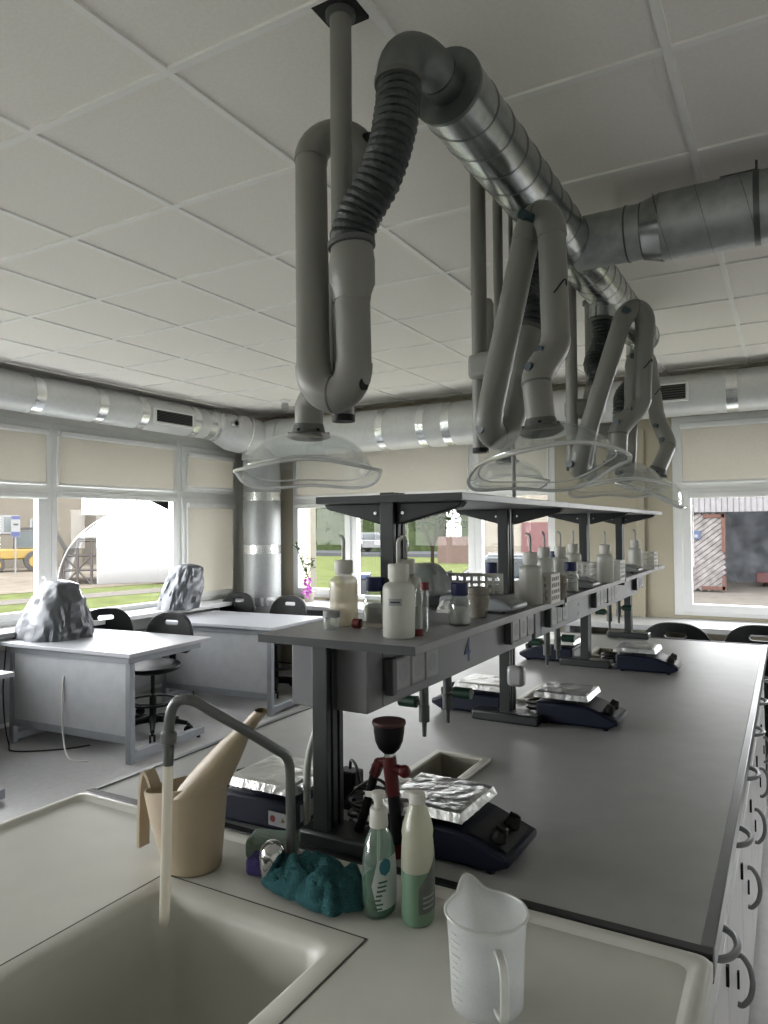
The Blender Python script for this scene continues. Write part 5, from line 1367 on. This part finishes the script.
# apartment building
t = thing('apartment_building', 'pale beige apartment building beyond the yellow digger', 'building', (-37, 25, GZ), 0); o = t.location
def wallpt(s_, z, off=0): return Vector((-40.5, 22.3, GZ))+Vector((.87, .494, 0))*s_+Vector((0, 0, z))+Vector((.494, -.87, 0))*off
fa = Vector((.87, .494, 0)); nn_ = Vector((.494, -.87, 0))
fa = Vector((.53, .848, 0)).normalized(); nn_ = Vector((.848, -.53, 0)).normalized()
P0 = Vector((-41.5, 16.0, GZ))
def bxo(bs, s0, s1, z0, z1, d0, d1, mi=None):
    vs = [P0+fa*s_+nn_*d+Vector((0, 0, z)) for z in (z0, z1) for d in (d0, d1) for s_ in (s0, s1)]
    bs.add(vs, [(0, 2, 3, 1), (4, 5, 7, 6), (0, 1, 5, 4), (2, 6, 7, 3), (0, 4, 6, 2), (1, 3, 7, 5)], mi)
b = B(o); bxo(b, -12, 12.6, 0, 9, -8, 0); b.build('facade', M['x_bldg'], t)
for s0, s1, z0, z1 in ((7.0, 9.4, 1.9, 2.9), (9.95, 10.55, 1.8, 2.7), (9.95, 10.55, 4.3, 5.4), (2.5, 4.8, 1.9, 2.9), (7.0, 9.4, 4.4, 5.6)):
    b = B(o); bxo(b, s0, s1, z0, z1, 0, .06); w = b.build('window', M['x_white'], t)
    b = B(o); k = 3 if s1-s0 > 1.5 else 1
    for q in range(k):
        ww = (s1-s0)/k; bxo(b, s0+q*ww+.1, s0+(q+1)*ww-.1, z0+.1, z1-.1, .06, .08)
    b.build('pane', M['x_win'], w)
# house roof behind the tent
t = thing('gabled_house', 'house with dark sloping roof rising behind the white tent', 'house', (-39, 33, GZ)); o = t.location
b = B(o); T_ = Matrix.Translation((-39, 33, GZ)) @ Matrix.Rotation(1.05, 4, 'Z'); b.T = T_; b.box(-5, 5, -4, 4, 0, 3.0); b.build('walls', M['x_bldg'], t)
b = B(o); b.T = T_; b.prism([(-5.6, 2.8), (0, 5.6), (5.6, 2.8), (5.6, 3.05), (0, 5.9), (-5.6, 3.05)], -4.5, 4.5, axis='y'); b.build('roof', M['x_roof'], t)
# backhoe
t = thing('backhoe_loader', 'yellow backhoe loader parked outside the left window', 'digger', (-33.6, 22.25, GZ), math.atan2(.848, .53)+PI); t.scale = (.8, .8, .85)
b = B(); b.box(-.9, 1.6, -.75, .75, .75, 1.35); b.prism([(.4, 1.3), (1.9, 1.2), (2.0, .8), (.4, .8)], -.55, .55); b.build('chassis', M['x_yellow'], t, bevel=.08)
b = B(); 
for x in (-.75, .45):
    for y in (-.65, .65): b.tube([(x, y, 1.3), (x*.92, y*.92, 2.5)], .05, 8)
b.box(-.85, .6, -.72, .72, 2.45, 2.6); b.build('cab', M['x_dark'], t)
b = B(); b.box(-.72, .42, -.62, .62, 1.45, 2.42); b.build('cab_glass', M['x_win'], t)
for x, y, r_ in ((-.7, -.85, .62), (-.7, .85, .62), (1.4, -.8, .45), (1.4, .8, .45)):
    b = B(); b.tube([(x, y-.17, r_), (x, y+.17, r_)], r_, 28); w = b.build('wheel', M['x_tyre'], t, bevel=.05)
    b = B(); b.tube([(x, y-.19, r_), (x, y+.19, r_)], r_*.55, 20); b.build('wheel_hub', M['x_yellow'], w)
b = B(); b.beam((-.9, 0, 1.0), (-1.9, 0, 2.3), .25, .3); b.beam((-1.9, 0, 2.3), (-2.6, 0, 1.1), .2, .25); b.prism([(-2.8, .3), (-2.3, .4), (-2.4, 1.1), (-2.8, 1.1)], -.35, .35); b.build('digging_arm', M['x_dark'], t)
b = B(); b.beam((1.2, .55, 1.2), (2.7, .55, .6), .15, .2); b.beam((1.2, -.55, 1.2), (2.7, -.55, .6), .15, .2); b.prism([(2.6, .15), (3.4, .1), (3.1, .3), (2.9, .9), (2.6, .9)], -1.0, 1.0); b.build('loader_bucket', M['x_dark'], t)
# bus stop sign
t = thing('stop_sign', 'blue and white bus stop sign on a pole outside the left window', 'sign', (-31.3, 20.4, GZ)); o = t.location
sgn = Vector((.848, -.53, 0)).normalized(); q0 = Vector(o)
b = B(o); b.tube([q0, q0+Vector((0, 0, 2.75))], .035, 10); b.build('pole', M['x_white'], t)
def sbox(bs, w, z0, z1, d):
    fx = Vector((.53, .848, 0)); c = q0+sgn*.05
    vs = [c+fx*s_+sgn*e+Vector((0, 0, z)) for z in (z0, z1) for e in (-d, d) for s_ in (-w, w)]
    bs.add(vs, [(0, 2, 3, 1), (4, 5, 7, 6), (0, 1, 5, 4), (2, 6, 7, 3), (0, 4, 6, 2), (1, 3, 7, 5)])
b = B(o); sbox(b, .19, 1.75, 2.75, .02); b.build('plate', M['x_white'], t)
for z0, z1 in ((2.58, 2.73), (1.77, 2.0)):
    b = B(o); sbox(b, .18, z0, z1, .026); b.build('blue_band', M['x_blue'], t)
b = B(o); sbox(b, .1, 2.3, 2.38, .026); b.build('bus_mark', M['x_dark'], t)
# back side: cream column, hedge, tree, bins, cars, brick building, garage
b = B((-5.5, 7.75, GZ)); b.box(-6.2, -5.46, 7.5, 7.8, GZ, 4.0); tag(b.build('cream_column', M['x_cream'], bevel=.02), 'cream concrete column outside the narrow back window', 'column')
def leafy(bs, cs, n, size, seed):
    rr = random.Random(seed)
    for (cx, cy, cz, rx, ry, rz_) in cs:
        for k in range(n):
            while True:
                p = Vector((rr.uniform(-1, 1), rr.uniform(-1, 1), rr.uniform(-1, 1)))
                if p.length < 1: break
            p = p*(.55+.45*p.length)
            leafquad(bs, (cx+p.x*rx, cy+p.y*ry, cz+p.z*rz_), (rr.uniform(-1, 1), rr.uniform(-1, 1), rr.uniform(-.7, .7)), size*rr.uniform(.7, 1.4), size*.4)
def hedge(label, x, y, w, h, seed, n=700):
    t = thing('garden_hedge', label, 'hedge', (x, y, GZ))
    b = B(t.location); b.box(x-w*.46, x+w*.46, y-.7, y+.7, GZ, GZ+h*.88); b.build('core', M['x_hedge'], t)
    b = B(t.location); leafy(b, [(x-w/2+w*(k+.5)/6, y, GZ+h*.5, w/8, 1.1, h*.56) for k in range(6)], n, .28, seed); b.build('foliage', M['x_hedge'], t, weld=False)
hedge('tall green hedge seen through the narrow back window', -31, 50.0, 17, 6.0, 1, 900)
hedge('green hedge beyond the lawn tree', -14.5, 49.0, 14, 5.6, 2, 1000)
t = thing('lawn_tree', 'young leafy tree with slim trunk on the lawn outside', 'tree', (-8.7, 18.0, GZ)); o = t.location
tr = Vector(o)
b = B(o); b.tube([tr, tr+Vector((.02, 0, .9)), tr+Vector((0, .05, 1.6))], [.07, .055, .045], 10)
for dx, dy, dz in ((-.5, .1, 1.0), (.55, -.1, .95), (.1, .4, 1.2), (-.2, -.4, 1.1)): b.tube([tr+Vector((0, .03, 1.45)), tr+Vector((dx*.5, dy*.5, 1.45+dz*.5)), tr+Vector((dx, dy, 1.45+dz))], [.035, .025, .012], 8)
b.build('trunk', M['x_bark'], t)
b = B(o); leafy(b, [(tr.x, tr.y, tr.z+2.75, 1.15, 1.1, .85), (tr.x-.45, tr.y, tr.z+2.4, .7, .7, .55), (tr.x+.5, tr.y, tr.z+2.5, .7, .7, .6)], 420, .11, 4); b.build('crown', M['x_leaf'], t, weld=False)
def bin_(label, x, y):
    t = thing('wheelie_bin', label, 'bin', (x, y, GZ), .5, 'wheelie bins on the lawn')
    b = B(); b.add([(-.24, -.28, .08), (.24, -.28, .08), (.24, .28, .08), (-.24, .28, .08), (-.29, -.36, .98), (.29, -.36, .98), (.29, .36, .98), (-.29, .36, .98)], [(0, 3, 2, 1), (4, 5, 6, 7), (0, 1, 5, 4), (1, 2, 6, 5), (2, 3, 7, 6), (3, 0, 4, 7)]); b.build('body', M['x_bin'], t, bevel=.03)
    b = B(); b.box(-.31, .31, -.39, .39, .98, 1.07); b.tube([(-.25, .42, 1.0), (.25, .42, 1.0)], .025, 8); b.build('lid', M['x_binblue'], t, bevel=.03)
    b = B()
    for s in (-1, 1): b.tube([(s*.25, .26, .1), (s*.3, .26, .1)], .1, 16)
    b.build('wheel', M['x_tyre'], t); return t
bb = bin_('blue-lidded bin outside, beside the window mullion', -8.0, 12.85)
copy_tree(bb, 'blue-lidded bin outside, half hidden by the first upper post', (-7.2, 13.5, GZ))
def car(label, loc, rz):
    t = thing('parked_car', label, 'car', loc, rz, 'cars outside the back windows')
    b = B(); b.prism([(-2.1, .28), (2.1, .28), (2.15, .62), (1.95, .78), (1.0, .9), (-1.7, .95), (-2.1, .85), (-2.15, .5)], -.85, .85); b.build('body', M['x_car'], t, bevel=.08)
    b = B(); b.prism([(.95, .9), (.3, 1.38), (-1.1, 1.4), (-1.75, .95)], -.72, .72); b.build('cabin_glass', M['x_carglass'], t, bevel=.05)
    b = B(); b.prism([(.3, 1.37), (-1.1, 1.39), (-1.1, 1.44), (.25, 1.43)], -.68, .68); b.build('roof', M['x_car'], t, bevel=.02)
    for x in (-1.3, 1.35):
        for y in (-.8, .8):
            b = B(); b.tube([(x, y-.1, .32), (x, y+.1, .32)], .32, 20); w = b.build('wheel', M['x_tyre'], t)
            b = B(); b.tube([(x, y-.11, .32), (x, y+.11, .32)], .18, 14); b.build('hubcap', M['x_car'], w)
    return t
cc_ = car('white car parked close outside the window behind the near shelf', (-4.9, 15.6, GZ), .35)
copy_tree(cc_, 'white car on the far road beyond the lawn', (-26.6, 46.0, GZ+.25), .1)
# red brick garden wall
b = B((-14.5, 37.2, GZ)); b.box(-17.5, -11.5, 37.0, 37.4, GZ, 1.0); tag(b.build('brick_wall', M['x_redbrick']), 'low red brick wall behind the lawn tree', 'wall')
# white brick building with red door
t = thing('brick_outbuilding', 'white brick outbuilding with a red door outside the middle back windows', 'building', (-6.5, 20, GZ)); o = t.location
b = B(o); b.T = Matrix.Translation((-6.6, 19.5, GZ)) @ Matrix.Rotation(.2, 4, 'Z'); b.box(-1.25, 3.5, 0, 5, 0, 4.2); b.build('walls', M['x_wbrick'], t)
b = B(o); b.T = Matrix.Translation((-6.6, 19.5, GZ)) @ Matrix.Rotation(.2, 4, 'Z'); b.box(.0, .95, -.06, .02, .1, 2.15); d_ = b.build('door', M['x_reddoor'], t, bevel=.02)
b = B(o); b.T = Matrix.Translation((-6.6, 19.5, GZ)) @ Matrix.Rotation(.2, 4, 'Z'); b.tube([(.1, -.1, 1.1), (.22, -.1, 1.1)], .02, 8); b.build('handle', M['x_dark'], d_)
b = B(o); b.T = Matrix.Translation((-6.6, 19.5, GZ)) @ Matrix.Rotation(.2, 4, 'Z'); b.box(-1.5, 3.8, -.4, 5.3, 4.2, 4.4); b.build('roof', M['x_roof'], t)
# garage
t = thing('open_garage', 'open garage with a diagonal plank door leaf and dark interior outside the right window', 'garage', (-1, 18.5, -.03)); o = t.location
b = B(o); b.box(-2.3, 4.5, 21.6, 21.8, -.03, 4); b.box(-2.3, -2.1, 18.4, 21.6, -.03, 4); b.box(4.3, 4.5, 18.4, 21.6, -.03, 4); b.box(-2.3, 4.5, 18.4, 20.2, 3.4, 3.6); b.build('interior', M['x_inside'], t)
b = B(o); b.box(-2.6, -2.02, 18.2, 18.6, -.03, 3.3); b.build('pier', M['x_wbrick'], t)
b = B(o)
for k in range(60): b.tube([(-2.6+k*.12, 18.14, 1.83), (-2.6+k*.12, 18.14, 3.2)], .075, 8)
b.box(-2.6, 4.6, 18.13, 18.17, 1.85, 3.2)
b.build('fascia', M['x_corr'], t)
b = B(o)
def clipseg(c):
    x0, x1, z0, z1 = -2.02, -1.30, -.03+.05, 1.80
    pts = []
    for x in (x0, x1):
        z = (x-x0)*.8+c
        if z0 <= z <= z1: pts.append((x, z))
    for z in (z0, z1):
        x = x0+(z-c)/.8
        if x0 < x < x1: pts.append((x, z))
    return pts[:2] if len(pts) >= 2 else None
rq = random.Random(5)
for k in range(26):
    sg_ = clipseg(-.75+k*.125)
    if sg_:
        (xa, za), (xb, zb) = sg_
        if math.hypot(xb-xa, zb-za) > .05: b.beam((xa, 18.2+rq.uniform(-.006, .006), za), (xb, 18.2, zb), .083, .045, up=(0, 1, 0))
lf = b.build('door_leaf', M['x_plank'], t)
b = B(o); b.box(-2.02, -1.3, 18.225, 18.26, -.03+.05, 1.8); b.build('backing_board', M['x_rust'], lf)
b = B(o); b.box(-1.36, -1.28, 18.14, 18.2, .9, 1.8); b.box(-1.36, -1.28, 18.14, 18.2, -.03+.05, .35); b.box(-1.75, -1.3, 18.14, 18.2, 1.7, 1.78); b.box(-1.8, -1.3, 18.14, 18.2, -.03+.06, -.03+.14); b.build('rusty_frame', M['x_rust'], lf)
b = B(o); b.box(-1.98, -1.80, 18.12, 18.15, 1.2, 1.4); b.build('blue_notice', M['x_binblue'], lf)
b = B(o); b.box(-1.94, -1.86, 18.11, 18.13, 1.24, 1.31); b.build('notice_mark', M['x_white'], lf)
b = B(o)
for x, z, w, h in ((-.6, .0, .5, .3), (.1, .0, .7, .9), (1.2, .0, .8, .6)): b.box(x, x+w, 20.5, 21.2, -.03, -.03+h)
b.build('stored_goods', M['x_dark'], t, bevel=.03)
b = B(o); b.box(-.75, -.2, 20.2, 20.5, -.03+.1, -.03+.35); b.build('red_crate', M['x_reddoor'], t, bevel=.02)

# ------------------------------------------------------------------ sky
w = bpy.data.worlds.new('overcast_sky'); scene.world = w; w.use_nodes = True
nt = w.node_tree; nt.nodes.clear()
out = nt.nodes.new('ShaderNodeOutputWorld'); bg = nt.nodes.new('ShaderNodeBackground')
tc = nt.nodes.new('ShaderNodeTexCoord'); sp = nt.nodes.new('ShaderNodeSeparateXYZ'); rp = nt.nodes.new('ShaderNodeValToRGB')
nt.links.new(tc.outputs['Generated'], sp.inputs[0]); nt.links.new(sp.outputs['Z'], rp.inputs[0])
e = rp.color_ramp.elements
e[0].position = 0; e[0].color = (.985, .985, 1, 1); e[1].position = 1; e[1].color = (.51, .53, .56, 1)
el = rp.color_ramp.elements.new(.45); el.color = (.95, .955, .975, 1)
nt.links.new(rp.outputs[0], bg.inputs['Color']); bg.inputs['Strength'].default_value = 17.0
nt.links.new(bg.outputs[0], out.inputs[0])

# window portals guide the sampling of daylight
def portal(loc, rot, sx, sy):
    l = bpy.data.lights.new('daylight_portal', 'AREA'); l.shape = 'RECTANGLE'; l.size = sx; l.size_y = sy; l.cycles.is_portal = True
    ob = bpy.data.objects.new('daylight_portal', l); COL.objects.link(ob); ob.location = loc; ob.rotation_euler = rot
    return ob
portal((XL-.2, .7, 1.6), (0, -PI/2, 0), 1.64, 10.8)
portal((-3.3, YB+.2, 1.6), (-PI/2, 0, 0), 2.93, 1.64)
portal((.38, YB+.2, 1.6), (-PI/2, 0, 0), 2.44, 1.64)

# ------------------------------------------------------------------ camera
f_, yaw, pitch, roll = 713.2375, .5163361, .0222412, -.0088579
cy, sy = math.cos(yaw), math.sin(yaw)
fw = Vector((-sy*math.cos(pitch), cy*math.cos(pitch), math.sin(pitch)))
r0_ = Vector((cy, sy, 0)); u0_ = r0_.cross(fw)
rt_ = r0_*math.cos(roll)+u0_*math.sin(roll); up_ = -r0_*math.sin(roll)+u0_*math.cos(roll)
cd = bpy.data.cameras.new('camera'); cam = bpy.data.objects.new('camera', cd); COL.objects.link(cam)
m3 = Matrix((rt_, up_, -fw)).transposed()
cam.matrix_world = Matrix.Translation((0, 0, 1.531)) @ m3.to_4x4()
cd.sensor_fit = 'VERTICAL'; cd.sensor_height = 24; cd.sensor_width = 18; cd.lens = f_/1024*24; cd.clip_start = .02; cd.clip_end = 400
scene.camera = cam

scene.view_settings.view_transform = 'Standard'; scene.view_settings.look = 'None'
scene.view_settings.gamma = 1; scene.view_settings.use_curve_mapping = False
scene.view_settings.exposure = 0.0
cy_ = scene.cycles
cy_.use_denoising = True
cy_.max_bounces = 12; cy_.diffuse_bounces = 6; cy_.glossy_bounces = 5; cy_.transparent_max_bounces = 24; cy_.transmission_bounces = 6
cy_.sample_clamp_indirect = 8; cy_.caustics_reflective = False; cy_.caustics_refractive = False
